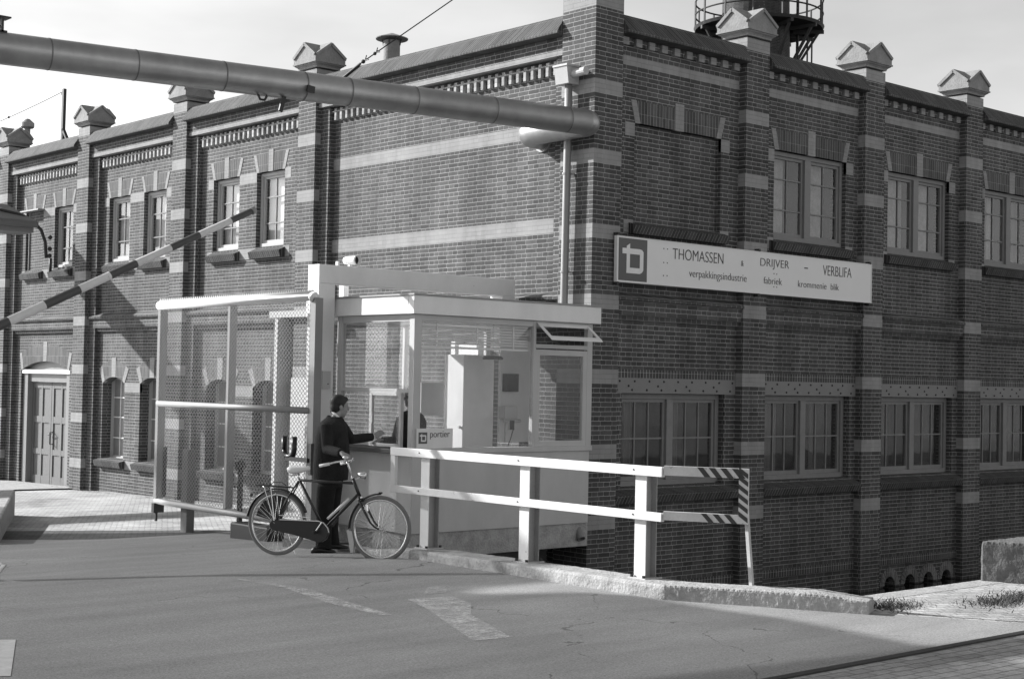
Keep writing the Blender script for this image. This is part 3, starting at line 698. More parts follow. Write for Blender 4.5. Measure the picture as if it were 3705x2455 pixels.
# white door surround and boards beside the first pilaster, and a white door near the booth
m = MB(); m.box(-.12, DL, 6.2, 7.65, 2.92, 3.03); hd = m.build('door_hood', M_frameL, FB)
m = MB(); m.box(-.12, DL, 7.38, 7.47, -.45, 2.9); m.build('side_post', M_frameL, hd)
m = MB(); m.box(-.03, -.0008, 6.575, 7.075, -.4, 1.91); m.build('white_dado', M_frameL, FB)
m = MB(); m.box(.06, DL, 2.36, 2.80, -.3, 2.45); sd_ = m.build('side_door', M_wpaint, FB)
m = MB(); m.box(.04, DL, 2.86, 2.95, -.3, 2.5); m.build('door_frame', M_wpaint, sd_)
# roof
m = MB(); m.box(.35, 24, .35, 30, 6.4, 6.5); m.build('roof', M_dark, FB)
# downpipe with hopper head
m = MB(); m.prism([(-.24, 6.17), (-.005, 6.17), (-.005, 5.92), (-.2, 5.92)], 'y', .30, .55)
m.box(-.25, -.003, .285, .565, 6.15, 6.175); m.tube([(-.12, .05, 6.06), (-.12, .30, 6.05)], .055, 12)
hp = m.build('rain_hopper', M_frameL, FB)
m = MB(); m.tube([(-.10, .40, 5.93), (-.10, .40, 5.2), (-.095, .42, 3.0), (-.095, .42, 2.8)], .052, 14); dp = m.build('downpipe', M_zinc, hp, smooth=True)
m = MB()
for z in (5.6, 4.72, 3.4): m.lathe([(.06, -.012), (.06, .012)], (-.10, .41, z), 14); m.bar((-.05, .40, z), (0.0, .36, z), .02)
build_each(m, 'pipe_clip', M_zinc, hp)
m = MB(); m.tube([(-.12, .2, 0.12), (-.16, .02, .02), (-.19, -.1, -.12)], .05, 12, cap=False); m.build('spout', M_zinc, FB, smooth=True)

# ------------------------------------------------------------------ on the roof and behind
t = thing('roof_ventilator', (1, 5.85, 6.5), 'white roof ventilator with a wide conical hat above the blank brick bay', 'ventilator')
m = MB(); m.lathe([(.14, 6.5), (.14, 7.56)], (1, 5.85, 0), 28); m.build('shaft', M_stone, t, smooth=False)
m = MB(); m.lathe([(.27, 7.585), (.275, 7.60), (.02, 7.69), (0, 7.69)], (1, 5.85, 0), 32); m.lathe([(.265, 7.58), (0.0, 7.66)], (1, 5.85, 0), 32); m.build('hat', M_zinc, t)
m = MB()
for k in range(4): a = k*math.pi/2+.6; m.bar((1+.145*math.cos(a), 5.85+.145*math.sin(a), 7.48), (1+.17*math.cos(a), 5.85+.17*math.sin(a), 7.62), .014)
build_each(m, 'bracket', M_dark, t)
t = thing('roof_ventilator', (2, 22.56, 6.5), 'small capped roof ventilator behind the leftmost pilaster cap', 'ventilator')
m = MB(); m.lathe([(.075, 6.5), (.075, 8.15)], (2, 22.56, 0), 20); m.build('shaft', M_stone, t)
m = MB(); m.lathe([(.14, 8.14), (.17, 8.17), (.17, 8.27), (.06, 8.37), (0, 8.39)], (2, 22.56, 0), 24); m.build('hat', M_zinc, t)
m = MB(); m.bar((1, 18.32, 6.5), (1, 18.30, 8.43), .09, .07); m.bar((1, 18.3, 7.5), (1, 17.95, 7.1), .07, .05); m.bar((1, 18.25, 8.33), (1, 18.42, 8.33), .05, .05)
tag(m.build('roof_mast', M_dark), 'slim dark mast with a short strut on the roof at left', 'mast')
def sag(a, b, s, n=14): a = Vector(a); b = Vector(b); return [tuple(a.lerp(b, i/n)-Vector((0, 0, s*4*(i/n)*(1-i/n)))) for i in range(n+1)]
m = MB(); m.tube(sag((1, 18.35, 8.38), (-.8, 23.5, 7.2), .12), .008, 5)
for f in (.32, .5, .62): p = Vector((1, 18.35, 8.38)).lerp(Vector((-.8, 23.5, 7.2)), f); m.ball((p.x, p.y, p.z-.10), .03, n=6, m=5)
tag(m.build('guy_wire', M_dark), 'thin barbed guy wire running left from the roof mast', 'wire')
m = MB()
A = Vector((-.12, 5.52, 6.84)); B_ = Vector((.3, 5.79, 7.11)); D_ = Vector((1.5, 4.89, 8.17)); Cc = Vector((.06, 5.42, 6.97))
far = Cc+(D_-Cc)*3.2
m.tube([tuple(Cc), tuple(far)], .011, 6); m.tube([tuple(A+Vector((0, .25, -.14))), tuple(Cc)], .022, 6)
dr_ = (D_-Cc).normalized()
for f, r_ in ((.06, .035), (.12, .02), (.30, .03), (.36, .02)): p = Cc+dr_*f; m.ball(p, r_, n=8, m=6)
for f in (.33, .10): p = Cc+dr_*f; m.bar(tuple(p), tuple(p+Vector((-.02, -.12, -.01))), .014); m.bar(tuple(p), tuple(p+Vector((.01, -.02, .08))), .012)
tag(m.build('stay_cable', M_dark), 'taut stay cable with a turnbuckle rising from the coping toward the sky', 'cable')

# tall stack with a round service gallery, far behind
cx, cy, cz = 34.47, 25.3, 16.75
t = thing('factory_chimney', (cx, cy, -1), 'dark round factory chimney with a railed gallery behind the roof', 'chimney')
m = MB(); m.lathe([(1.75, -1), (1.36, 18.6), (1.42, 18.7), (1.72, 19.1), (1.8, 19.5), (1.8, 26)], (cx-.2, cy+.0, 0), 40)
m.build('shaft', brick('stack_brick', v=.05, mortar=.16), t, smooth=False)
m = MB(); m.lathe([(1.40, cz-.10), (2.62, cz-.10), (2.68, cz+.02), (1.40, cz+.02)], (cx, cy, 0), 48); m.build('gallery_floor', M_dark, t)
m = MB()
for k in range(12):
    a = 2*math.pi*(k+.3)/12; c_, s_ = math.cos(a), math.sin(a)
    m.bar((cx+2.5*c_, cy+2.5*s_, cz-.12), (cx+1.4*c_, cy+1.4*s_, cz-1.9), .10); m.bar((cx+1.4*c_, cy+1.4*s_, cz-.18), (cx+2.66*c_, cy+2.66*s_, cz-.18), .12, .14)
build_each(m, 'bracket', M_dark, t)
m = MB()
for h in (.55, 1.1): m.tube([(cx+2.62*math.cos(2*math.pi*k/48), cy+2.62*math.sin(2*math.pi*k/48), cz+h) for k in range(48)], .035, 6, closed=True)
for k in range(14):
    a = 2*math.pi*k/14+.15; m.bar((cx+2.62*math.cos(a), cy+2.62*math.sin(a), cz-.05), (cx+2.62*math.cos(a), cy+2.62*math.sin(a), cz+1.1), .06)
m.build('railing', M_dark, t)
m = MB()
px, py = cx+1.3, cy-1.0
for s in (-.2, .2): m.bar((px+s*.7, py+s*.7, -1), (px+s*.7, py+s*.7, 24), .05)
z = 6.
while z < 24: m.bar((px-.14, py-.14, z), (px+.14, py+.14, z), .03); z += .3
for s in (0, .5): m.bar((px+.55+s, py-.1+s*.3, 8), (px+.55+s, py-.1+s*.3, cz-.1), .05)
m.build('ladder', M_dark, t)

# ------------------------------------------------------------------ overhead duct
def ducts():
    t = thing('overhead_duct', (-.185, -.15, 5.32), 'large galvanised overhead duct crossing the photo and bending back at the brick corner', 'duct')
    A = Vector((-.185, -.17, 5.325)); Bp = Vector((-7.75, .95, 5.25)); d = (Bp-A).normalized(); r_ = .168
    P = [A+d*.12, A+d*7.4, A+d*14.5]
    m = MB(); m.tube([tuple(p) for p in P], r_, 40); m.build('main_pipe', M_steel, t, smooth=False)
    for o in [o for o in bpy.data.objects if o.name.startswith('main_pipe')]:
        for p in o.data.polygons: p.use_smooth = len(p.vertices) == 4
    # elbow and return run along the facade
    c1 = A+d*.2; pts = []
    q = Vector((0, 1, 0))
    for i in range(9):
        a = i/8; e = (A+d*.2)*(1-a)**2+(A)*2*a*(1-a)+(A+q*.2)*a*a; pts.append(tuple(e))
    pts += [(-.185, .2, 5.325), (-.185, .95, 5.325)]
    for i in range(1, 8):
        a = R(90*i/7); pts.append((-.185+.26*(1-math.cos(a)), .95+.26*math.sin(a), 5.325))
    pts.append((.25, 1.21, 5.325))
    m = MB(); m.tube(pts, r_*.995, 36); el = m.build('elbow', M_steel, t, smooth=True)
    m = MB(); m.tube([(.18, 1.21, 5.325), (.2, 1.21, 5.325)], r_+.03, 24); m.build('wall_collar', M_zinc, t)
    # seams
    m = MB(); s = MB()
    for x in (-.62, -1.75, -2.87, -3.75, -4.32, -5.3, -6.3, -7.22, -8.0, -9.0, -10.0, -11, -12):
        tt = (x-A.x)/d.x; p = A+d*tt
        m.tube([tuple(p-d*.007), tuple(p+d*.007)], r_+.003, 40, cap=False)
    build_each(m, 'seam_band', M_seam, t, merge=False)
    # hanger iron and inspection lug
    m = MB()
    p = A+d*((-4.62-A.x)/d.x); m.bar(tuple(p+Vector((.06, -.05, -.10))), tuple(p+Vector((-.03, -.10, -.34))), .05, .02, up=(0, 1, 0))
    p = A+d*((-4.32-A.x)/d.x); m.bar(tuple(p+Vector((-.05, -.168, -.05))), tuple(p+Vector((.05, -.168, -.06))), .03, .075)
    p = A+d*((-4.85-A.x)/d.x); m.tube([tuple(p+Vector((-.05, -.05, -.165))), tuple(p+Vector((-.02, -.05, -.22))), tuple(p+Vector((.04, -.05, -.22))), tuple(p+Vector((.07, -.05, -.165)))], .014, 6)
    build_each(m, 'hanger', M_dark, t)
    m = MB(); p = A+d*((-7.72-A.x)/d.x)
    m.box(p.x-.10, p.x+.09, p.y-.08, p.y+.08, p.z+.31, p.z+.325); m.box(p.x-.012, p.x+.012, p.y-.08, p.y+.08, p.z+.15, p.z+.31); m.box(p.x-.35, p.x-.02, p.y-.02, p.y+.02, p.z+.22, p.z+.25)
    m.box(p.x-.05, p.x+.05, p.y-.08, p.y+.08, p.z+.155, p.z+.175)
    m.build('support_beam', M_dark, t)
ducts()

# covered pipe bridge at the far left, its shadow falls across facade and cobbles
t = thing('covered_gantry', (-.3, 17.1, 4.9), 'small pitched gantry roof with a round gutter meeting the factory wall at far left', 'gantry')
m = MB(); m.prism([(16.72, 5.16), (17.62, 5.16), (17.17, 5.52)], 'x', -14, -.75)
vs = [(-.75, 16.72, 5.16), (-.75, 17.62, 5.16), (-.75, 17.17, 5.52), (-.25, 16.72, 5.16), (-.25, 17.62, 5.16)]
m.add(vs, [(0, 3, 2), (3, 4, 2), (4, 1, 2), (0, 1, 4, 3)])
m.build('roof', M_zinc, t, merge=False)
m = MB(); m.box(-14, -.30, 16.80, 17.55, 4.92, 5.155); m.build('box_beam', M_gray, t)
m = MB(); m.tube([(-14, 16.70, 5.10), (-.27, 16.70, 5.10)], .075, 14); m.build('gutter', M_gray, t, smooth=True)
m = MB(); m.tube([(-1.0, 16.95, 5.38), (-.6, 16.9, 5.30), (-.32, 16.86, 5.20), (-.12, 16.82, 5.0), (-.03, 16.8, 4.75), (0.0, 16.8, 4.40)], .035, 10)
for z in (4.85, 4.6, 4.45): m.ball((.06, 16.76, z), .05, n=8, m=6)
m.bar((.1, 16.8, 4.40), (.1, 16.8, 4.1), .05)
m.build('swan_neck', M_dark, t, smooth=True)

# ------------------------------------------------------------------ company sign
t = thing('company_sign', (3.3, -.06, 3.6), 'long white company sign with dark lettering and a square emblem on the shaded facade', 'sign')
sx0, sx1, sz0, sz1 = .405, 6.20, 3.292, 3.890; SY = -.075
m = MB(); m.box(sx0, sx1, SY, -.03, sz0, sz1); m.build('board', paint('sign_white', .72, .5, .05, 3, 40), t)
m = MB(); e = .012
m.box(sx0-e, sx1+e, SY-.008, -.028, sz1, sz1+e); m.box(sx0-e, sx1+e, SY-.008, -.028, sz0-e, sz0); m.box(sx0-e, sx0, SY-.008, -.028, sz0, sz1); m.box(sx1, sx1+e, SY-.008, -.028, sz0, sz1)
m.build('frame', M_wpaint, t)
M_sblue = paint('sign_emblem_colour', .10, .5, .05, 4, 40); M_slet = paint('sign_letter_paint', .04, .5, .05, 4, 40)
m = MB(); lx0, lx1, lz0, lz1 = .43, .985, 3.305, 3.878
m.box(lx0, lx1, SY-.003, SY+.001, lz0, lz1); lg = m.build('emblem', M_sblue, t)
def emblem(mat, par, X0, X1, Z0, Z1, y, T=None):
    P = lambda u, v: (X0+u*(X1-X0), Z1-v*(Z1-Z0)); m = MB(); m.T = T
    for i_, q in enumerate(([(.27, .18), (.385, .12), (.385, .82), (.27, .82)], [(.125, .235), (.74, .235), (.74, .365), (.125, .365)], [(.74, .235), (.81, .25), (.86, .30), (.86, .73), (.81, .79), (.735, .82), (.735, .365)], [(.385, .69), (.735, .69), (.735, .82), (.385, .82)])):
        q = [P(*p) for p in q]; m.prism(q, 'y', y-.003-.0007*i_, y)
    return m.build('emblem_mark', mat, par, merge=False)
emblem(M_wpaint, lg, lx0, lx1, lz0, lz1, SY-.0035)
TS = lambda x, d, z: (x, SY+d-.0005, z)
for s_, a, b, c, d in (('THOMASSEN', 1.502, 2.58, 3.662, 3.812), ('&', 2.976, 3.031, 3.661, 3.739), ('DRIJVER', 3.417, 4.092, 3.656, 3.808), ('-', 4.467, 4.554, 3.722, 3.738), ('VERBLIFA', 4.935, 5.670, 3.651, 3.804),
                       ('verpakkingsindustrie', 1.85, 3.104, 3.402, 3.540), ('fabriek', 3.498, 3.927, 3.437, 3.537), ('krommenie', 4.319, 5.027, 3.434, 3.532), ('blik', 5.138, 5.342, 3.436, 3.532)):
    text('lettering', s_, a, b, c, d, M_slet, t, TS, off=-.012)
m = MB()
for x, z in ((1.32, 3.79), (1.395, 3.79), (1.322, 3.598), (1.395, 3.598), (1.321, 3.418), (1.394, 3.42), (3.738, 3.597), (3.804, 3.594), (3.739, 3.40), (3.808, 3.40)): m.box(x-.008, x+.008, SY-.003, SY+.001, z-.008, z+.008)
build_each(m, 'bolt_hole', M_slet, t)
m = MB()
for x, z in ((.421, 3.925), (3.39, 3.92), (6.165, 3.918), (.421, 3.262), (3.38, 3.262), (6.157, 3.262)): m.box(x-.02, x+.02, -.085, -.002, z-.02, z+.02)
build_each(m, 'clip', M_dark, t)

# ------------------------------------------------------------------ gatekeeper's booth
BY = -.06; BX0, BX1 = -2.99, -.045; BB = 2.05        # front y, left x, right x, back y
t = thing('gatekeeper_booth', (-1.5, 1.0, .08), 'white glazed gatekeeper booth with a flat roof at the foot of the brick factory', 'booth')
m = MB(); m.box(BX0, BX1, BY, BY+.05, .085, 1.03); m.box(BX0, BX0+.05, BY+.05, BB, .085, 1.03); m.box(BX0+.05, BX1, BB-.05, BB, .085, 1.03); m.build('wall_panel', M_cream, t, bevel=.004)
m = MB(); m.box(BX0+.03, -.02, BY+.03, BB, -.22, .083); m.build('plinth', M_conc, t)
m = MB(); m.box(BX0+.05, BX1, BY+.05, BB-.05, .084, .11); m.build('floor', M_gray, t)
m = MB(); m.box(BX0-.07, .07, BY-.07, -.012, 2.695, 2.915); m.box(BX0-.07, -.012, -.012, BB+.1, 2.695, 2.915); m.build('fascia', M_wpaint, t, bevel=.006)
m = MB(); m.box(BX0-.085, .10, BY-.085, -.013, 2.916, 2.936); m.box(BX0-.085, -.013, -.013, BB+.12, 2.916, 2.936); m.build('roof', M_zinc, t)
m = MB(); m.box(BX0+.07, -.04, BY+.07, BB-.05, 2.66, 2.69); m.build('ceiling', M_wpaint, t)
# posts
m = MB()
m.box(BX0-.012, BX0+.10, BY-.012, BY+.085, 1.03, 2.694); m.box(-1.075, -1.03, BY-.006, BY+.06, 1.03, 2.694); m.box(-.115, -.02, BY-.006, BY+.06, 1.03, 2.694)
m.box(BX0-.006, BX0+.06, 1.42, 1.52, 1.03, 2.694); m.box(BX0, BX0+.06, BB-.06, BB, 1.03, 2.694); m.box(-.10, -.02, BB-.06, BB, 1.03, 2.694)
m.box(-1.55, -1.50, BB-.05, BB, 1.03, 2.694)
build_each(m, 'window_post', M_cream, t, bevel=.004)
# sills, head rails
m = MB()
m.box(BX0-.02, -.02, BY-.03, BY+.09, 1.0305, 1.095); m.box(BX0+.1005, -1.0755, BY+.0, BY+.05, 2.62, 2.693); m.box(-1.0295, -.1155, BY, BY+.05, 2.655, 2.693)
m.box(BX0, BX0+.05, BY+.086, 1.419, 2.61, 2.693); m.box(BX0-.01, BX0+.055, BY+.086, 1.419, 1.755, 1.80)
m.box(BX0+.06, -.1, BB-.05, BB-.005, 1.031, 1.09); m.box(BX0+.06, -.1, BB-.05, BB-.005, 2.62, 2.693)
m.build('rail', M_cream, t, bevel=.003)
m = MB(); m.box(BX0-.20, BX0+.25, BY+.10, 1.42, 1.035, 1.085); m.build('counter', M_dark, t, bevel=.006)
# panes
def pane(x0, x1, y0, y1, z0, z1, par, mat=M_glass, name='pane'):
    m = MB(); m.box(x0, x1, y0, y1, z0, z1); return m.build(name, mat, par)
pane(BX0+.101, -1.076, BY+.025, BY+.029, 1.096, 2.619, t)
pane(BX0+.02, BX0+.024, BY+.086, 1.419, 1.801, 2.609, t)
# sliding service window
m = MB(); y0, y1 = .20, .80
m.box(BX0-.012, BX0+.03, y1-.05, y1, 1.10, 1.754); m.box(BX0-.012, BX0+.03, y0-.04, y0+.0, 1.10, 1.754); m.box(BX0-.012, BX0+.03, y0, y1-.05, 1.10, 1.135); m.box(BX0-.012, BX0+.03, y0, y1-.05, 1.715, 1.754)
sw = m.build('service_window', M_cream, t, bevel=.003)
pane(BX0+.008, BX0+.012, y0, y1-.05, 1.135, 1.715, sw)
pane(BX0+.03, BX0+.034, .80, 1.419, 1.10, 1.754, t)
m = MB(); m.tube([(BX0-.02, .70, 1.50), (BX0-.045, .70, 1.50), (BX0-.045, .70, 1.38), (BX0-.02, .70, 1.38)], .008, 6); m.build('handle', M_chrome, sw)
# right casement and the open hopper vent above it
m = MB(); z0, z1 = 1.096, 2.33; x0, x1 = -1.029, -.116
for a in ((x0, x0+.07, z0, z1), (x1-.07, x1, z0, z1)): m.box(a[0], a[1], BY-.004, BY+.045, a[2], a[3])
m.box(x0+.07, x1-.07, BY-.004, BY+.045, z0, z0+.07); m.box(x0+.07, x1-.07, BY-.004, BY+.045, z1-.07, z1)
cw = m.build('casement', M_cream, t, bevel=.003); pane(x0+.07, x1-.07, BY+.02, BY+.024, z0+.07, z1-.07, cw)
m = MB(); m.box(x0, x1, BY-.004, BY+.045, 2.35, 2.40); m.build('transom', M_cream, t)
def hop(x, s, off=0.): # point on the tilted sash: s along slope from hinge
    return (x, BY-.01-s*.80+off*.55, 2.675-s*.60+off*.8)
m = MB(); L_ = .33
def hb(xa, xb, sa, sb):
    vs = [hop(xa, sa), hop(xb, sa), hop(xb, sb), hop(xa, sb), hop(xa, sa, -.035), hop(xb, sa, -.035), hop(xb, sb, -.035), hop(xa, sb, -.035)]
    m.add(vs, [(0,1,2,3), (7,6,5,4), (0,4,5,1), (1,5,6,2), (2,6,7,3), (3,7,4,0)])
hb(x0, x0+.05, 0, L_); hb(x1-.05, x1, 0, L_); hb(x0+.05, x1-.05, 0, .04); hb(x0+.05, x1-.05, L_-.045, L_)
hv = m.build('hopper_vent', M_wpaint, t, merge=False)
m = MB(); hbm = m; vs = [hop(x0+.05, .04, -.016), hop(x1-.05, .04, -.016), hop(x1-.05, L_-.045, -.016), hop(x0+.05, L_-.045, -.016)]; m.add(vs, [(0,1,2,3)]); m.build('pane', M_glass, hv)
m = MB(); m.tube([(-.62, BY+.0, 2.41), (-.55, BY-.05, 2.43), (-.48, BY-.12, 2.50)], .012, 6); m.box(-.70, -.52, BY-.01, BY+.04, 2.402, 2.43); m.build('window_stay', M_dark, hv)
# venetian blind, back glazing, cabinet, lamp, desk
m = MB(); z = 2.60
while z > 2.33: m.box(BX0+.13, -1.10, BY+.08, BY+.10, z, z+.006); m.add([(BX0+.13, BY+.075, z-.008), (-1.10, BY+.075, z-.008), (-1.10, BY+.10, z+.012), (BX0+.13, BY+.10, z+.012)], [(0,1,2,3)]); z -= .034
m.box(BX0+.13, -1.10, BY+.075, BY+.105, 2.30, 2.325)
for x in (BX0+.4, -1.95, -1.35): m.box(x-.01, x+.01, BY+.07, BY+.074, 2.31, 2.62)
m.build('venetian_blind', M_wpaint, t, merge=False)
pane(BX0+.06, -1.55, BB-.03, BB-.026, 1.09, 2.62, t); pane(-1.50, -.10, BB-.03, BB-.026, 1.09, 2.62, t)
m = MB(); m.box(-1.25, -.72, 1.1, 1.5, .12, 2.26); cb = m.build('cabinet', M_wpaint, t, bevel=.008)
m = MB(); m.box(-.72+.002, -.715, 1.11, 1.49, .2, 2.2); m.tube([(-1.26, 1.14, 1.3), (-1.29, 1.14, 1.3)], .02, 8); m.build('cabinet_door', M_cream, cb)
m = MB(); m.box(-1.80, -1.42, 1.30, 1.34, 1.45, 1.88); m.build('notice_board', M_cream, t)
m = MB(); m.box(BX0+.25, -1.3, BY+.06, .45, 1.0, 1.03); m.build('desk', M_cream, t)
m = MB(); m.box(-.70, -.12, 1.0, 1.03, 1.1, 2.64); m.build('partition', M_wpaint, t)
m = MB(); m.lathe([(0, 2.20), (.13, 2.20), (.14, 2.215), (.11, 2.245), (.0, 2.255)], (-1.05, .75, 0), 24); m.tube([(-1.05, .75, 2.25), (-1.05, .75, 2.66)], .003, 6); tag(m.build('pendant_lamp', M_dark), 'dark round pendant lamp shade hanging inside the booth', 'lamp')
m = MB(); m.box(-.66, -.45, .90, .995, 1.78, 2.02); tag(m.build('wall_calendar', M_dark), 'small dark framed picture hung inside the booth behind the big window', 'picture')
m = MB(); m.box(-.72, -.50, .86, .995, 1.42, 1.58); m.tube([(-.75, .84, 1.39), (-.47, .84, 1.39)], .025, 8); m.box(-.605, -.595, .985, .998, 1.1, 1.4); tag(m.build('wall_telephone', M_cream), 'grey telephone box mounted on the inside wall of the booth', 'telephone')
m = MB(); m.box(-1.22, -1.14, .2, .24, 1.30, 1.42); m.tube([(-1.16, .2, 1.30), (-1.25, .15, 1.18), (-1.35, .1, 1.06), (-1.38, .12, 1.04)], .008, 6); tag(m.build('desk_microphone', M_dark), 'small dark microphone with a curling cord beside the booth window post', 'microphone')
t = thing('porter_sign', (-2.7, BY-.02, 1.2), 'small white card reading portier propped at the bottom of the big booth window', 'sign')
sx0, sx1 = -2.955, -2.40; yy = BY-.034
m = MB(); m.box(sx0, sx1, yy, yy+.02, 1.098, 1.335); m.build('card', M_wpaint, t)
m = MB(); m.box(sx0+.03, sx0+.16, yy-.002, yy, 1.155, 1.29); eb = m.build('emblem', M_sblue, t); emblem(M_wpaint, eb, sx0+.03, sx0+.16, 1.155, 1.29, yy-.0022)
text('lettering', 'portier', sx0+.205, sx0+.505, 1.205, 1.305, M_sblue, t, lambda x, d, z: (x, yy+d-.0005, z), off=-.008)

# ------------------------------------------------------------------ portal frame beside the booth
t = thing('gate_portal', (-3.25, 1.63, -.15), 'tall white painted steel portal frame rising beside the booth', 'portal')
m = MB(); m.box(-3.34, -3.095, 1.45, 1.70, -.16, 3.10); m.build('post', M_wpaint, t, bevel=.006)
m = MB(); m.prism([(-3.34, 3.1005), (-3.34, 3.335), (-.06, 3.335), (-.06, 3.1005)], 'y', 1.45, 1.70); m.build('beam', M_wpaint, t, bevel=.006)
m = MB(); m.box(-.295, -.06, 1.45, 1.70, 2.94, 3.10); m.build('leg', M_wpaint, t)
m = MB(); m.box(-2.58, -2.50, 2.0, 2.1, 2.94, 3.3); m.build('brace', M_wpaint, t)
m = MB(); m.box(-3.27, -3.15, 1.425, 1.449, 1.78, 2.0); m.build('switch_box', M_cream, t); m = MB(); m.ball((-3.19, 1.423, 1.84), .008, n=8, m=6); m.build('switch_button', M_dark, t)
t = thing('alarm_horn', (-2.8, 1.6, 3.34), 'short white loudspeaker horn lying on the portal beam', 'loudspeaker')
m = MB(); m.lathe([(.0, -.11), (.045, -.11), (.055, -.05), (.058, .07), (.066, .11), (.060, .11), (.05, .06)], (0, 0, 0), 24, ax='x')
ho = m.build('horn', M_wpaint, t, smooth=True); 
for v in ho.data.vertices: q = Matrix.Rotation(R(-76), 3, 'Z') @ v.co; v.co = q+Vector((-2.76, 1.58, 3.425))
m = MB(); m.lathe([(0, .07), (.055, .07)], (0, 0, 0), 24, ax='x'); hi = m.build('mouth', M_dark, t)
for v in hi.data.vertices: q = Matrix.Rotation(R(-76), 3, 'Z') @ v.co; v.co = q+Vector((-2.76, 1.58, 3.425))
m = MB(); m.box(-2.79, -2.75, 1.58, 1.62, 3.335, 3.38); m.box(-2.98, -2.95, 1.58, 1.62, 3.335, 3.40); m.build('foot', M_wpaint, t)

# ------------------------------------------------------------------ sliding mesh gate
M_gfr = paint('gate_tube_paint', .26, .5, .15, 5, 50)
GX = -3.6; y0, y1, ym = 1.20, 5.0, 3.12; zb, zm, zt = .14, 1.51, 2.89
t = thing('sliding_gate', (GX, 3.1, .1), 'sliding gate of white steel tube and diamond mesh drawn along the booth side', 'gate')
m = MB(); m.tube([(GX, y1+.03, zt), (GX, y0, zt+.03)], .062, 16); m.tube([(GX, y0, zt+.03), (GX, y0-.05, zt-.01)], .062, 16); m.build('top_rail', M_wpaint, t, smooth=True)
m = MB(); m.tube([(GX, y1, zb+.0), (GX, y0-.2, zb-.03)], .042, 14); m.build('bottom_rail', M_gfr, t, smooth=True)
m = MB(); m.tube([(GX, y1, zm), (GX, y0, zm)], .042, 14); m.build('middle_rail', M_gfr, t, smooth=True)
M_gfx = paint('gate_frame_paint', .22, .5, .1, 5, 50)
for ya, yb, tp in ((y1-.04, y1+.04, zt-.05), (ym-.035, ym+.035, zt-.04), (y0-.10, y0+.03, zt-.0)):
    m = MB(); m.box(GX-.02, GX+.09, ya, yb, zb+.03, tp); m.build('upright', M_gfx, t, bevel=.004)
m = MB()
for ya, yb, za, zc in ((y0+.03, ym-.035, zb+.04, zm-.04), (ym+.035, y1-.04, zb+.04, zm-.04), (y0+.03, ym-.035, zm+.04, zt-.05), (ym+.035, y1-.04, zm+.04, zt-.05)):
    W_, H_ = yb-ya, zc-za; cw_, ch_ = .073, .062; sl_ = ch_/cw_
    for sgn in (1, -1):
        k = -int(H_/ch_)-2
        while k*cw_ < W_+H_/sl_+.1:
            # line: y = k*cw + s/sl ; clip
            c0 = k*cw_; a_, b_ = 0., H_
            ys = c0; ye = c0+H_/sl_
            s0 = max(0, (0-c0)*sl_); s1 = min(H_, (W_-c0)*sl_)
            if s1 > s0+.01:
                p = (c0+s0/sl_, s0); q = (c0+s1/sl_, s1)
                if sgn < 0: p = (W_-p[0], p[1]); q = (W_-q[0], q[1])
                m.bar((GX-.028+sgn*.002, ya+p[0], za+p[1]), (GX-.028+sgn*.002, ya+q[0], za+q[1]), .0042, .0042, up=(1, 0, 0))
            k += 1
m.build('diamond_mesh', paint('mesh_wire', .22, .5, .05, 8, 50, metal=.2), t, merge=False)
m = MB(); yy = y0
while yy < y1: m.prism([(yy, zt+.05), (yy+.035, zt+.05), (yy+.0175, zt+.105)], 'x', GX-.006, GX+.006); yy += .052
m.build('spikes', M_wpaint, t, merge=False)
m = MB(); m.box(GX-.06, GX+.10, y1-.06, y1+.01, -.02, zb-.03); m.bar((GX, y1-.02, .1), (GX, y1-.02, -.14), .03); m.bar((GX+.1, y1-.05, .9), (GX+.1, y1-.05, .2), .04); m.build('end_latch', M_dark, t)
# guide posts and fixings
m = MB(); m.box(GX+.04, GX+.16, 4.20, 4.36, -.5, .9); tag(m.build('guide_post', M_concd), 'dark rough gate guide post rising behind the lower left mesh', 'post')
m = MB(); m.box(GX-.06, GX+.2, 2.0, 2.9, -.4, .02); tag(m.build('roller_block', M_dark, bevel=.02), 'dark concrete roller block under the sliding gate', 'block')
t = thing('bollard_post', (-3.75, 2.75, -.2), 'slim dark post with a round knob behind the gate mesh', 'post')
m = MB(); m.box(-3.475, -3.425, 2.98, 3.04, -.25, .68); m.build('shaft', M_dark, t); m = MB(); m.lathe([(0, -.05), (.06, -.05), (.075, 0), (.06, .05), (0, .05)], (-3.45, 3.01, .74), 20, ax='x'); m.build('knob', M_black, t)
t = thing('barrier_rest', (-3.7, 1.6, 1.0), 'black U shaped rest on an arm waiting to catch the barrier pole', 'barrier rest')
m = MB(); pts = [(-3.72, 1.57, 1.19), (-3.72, 1.57, 1.02)]+[(-3.72, 1.46+.11*math.cos(R(-i*22.5)), 1.02+.08*math.sin(R(-i*22.5))) for i in range(9)]+[(-3.72, 1.35, 1.19)]
m.tube(pts, .035, 8); m.build('fork', M_black, t, smooth=True)
m = MB(); m.box(-3.75, -3.69, 1.02, 1.50, .89, .94); m.box(-3.73, -3.62, .97, 1.02, .74, 1.12); m.build('arm', M_black, t)

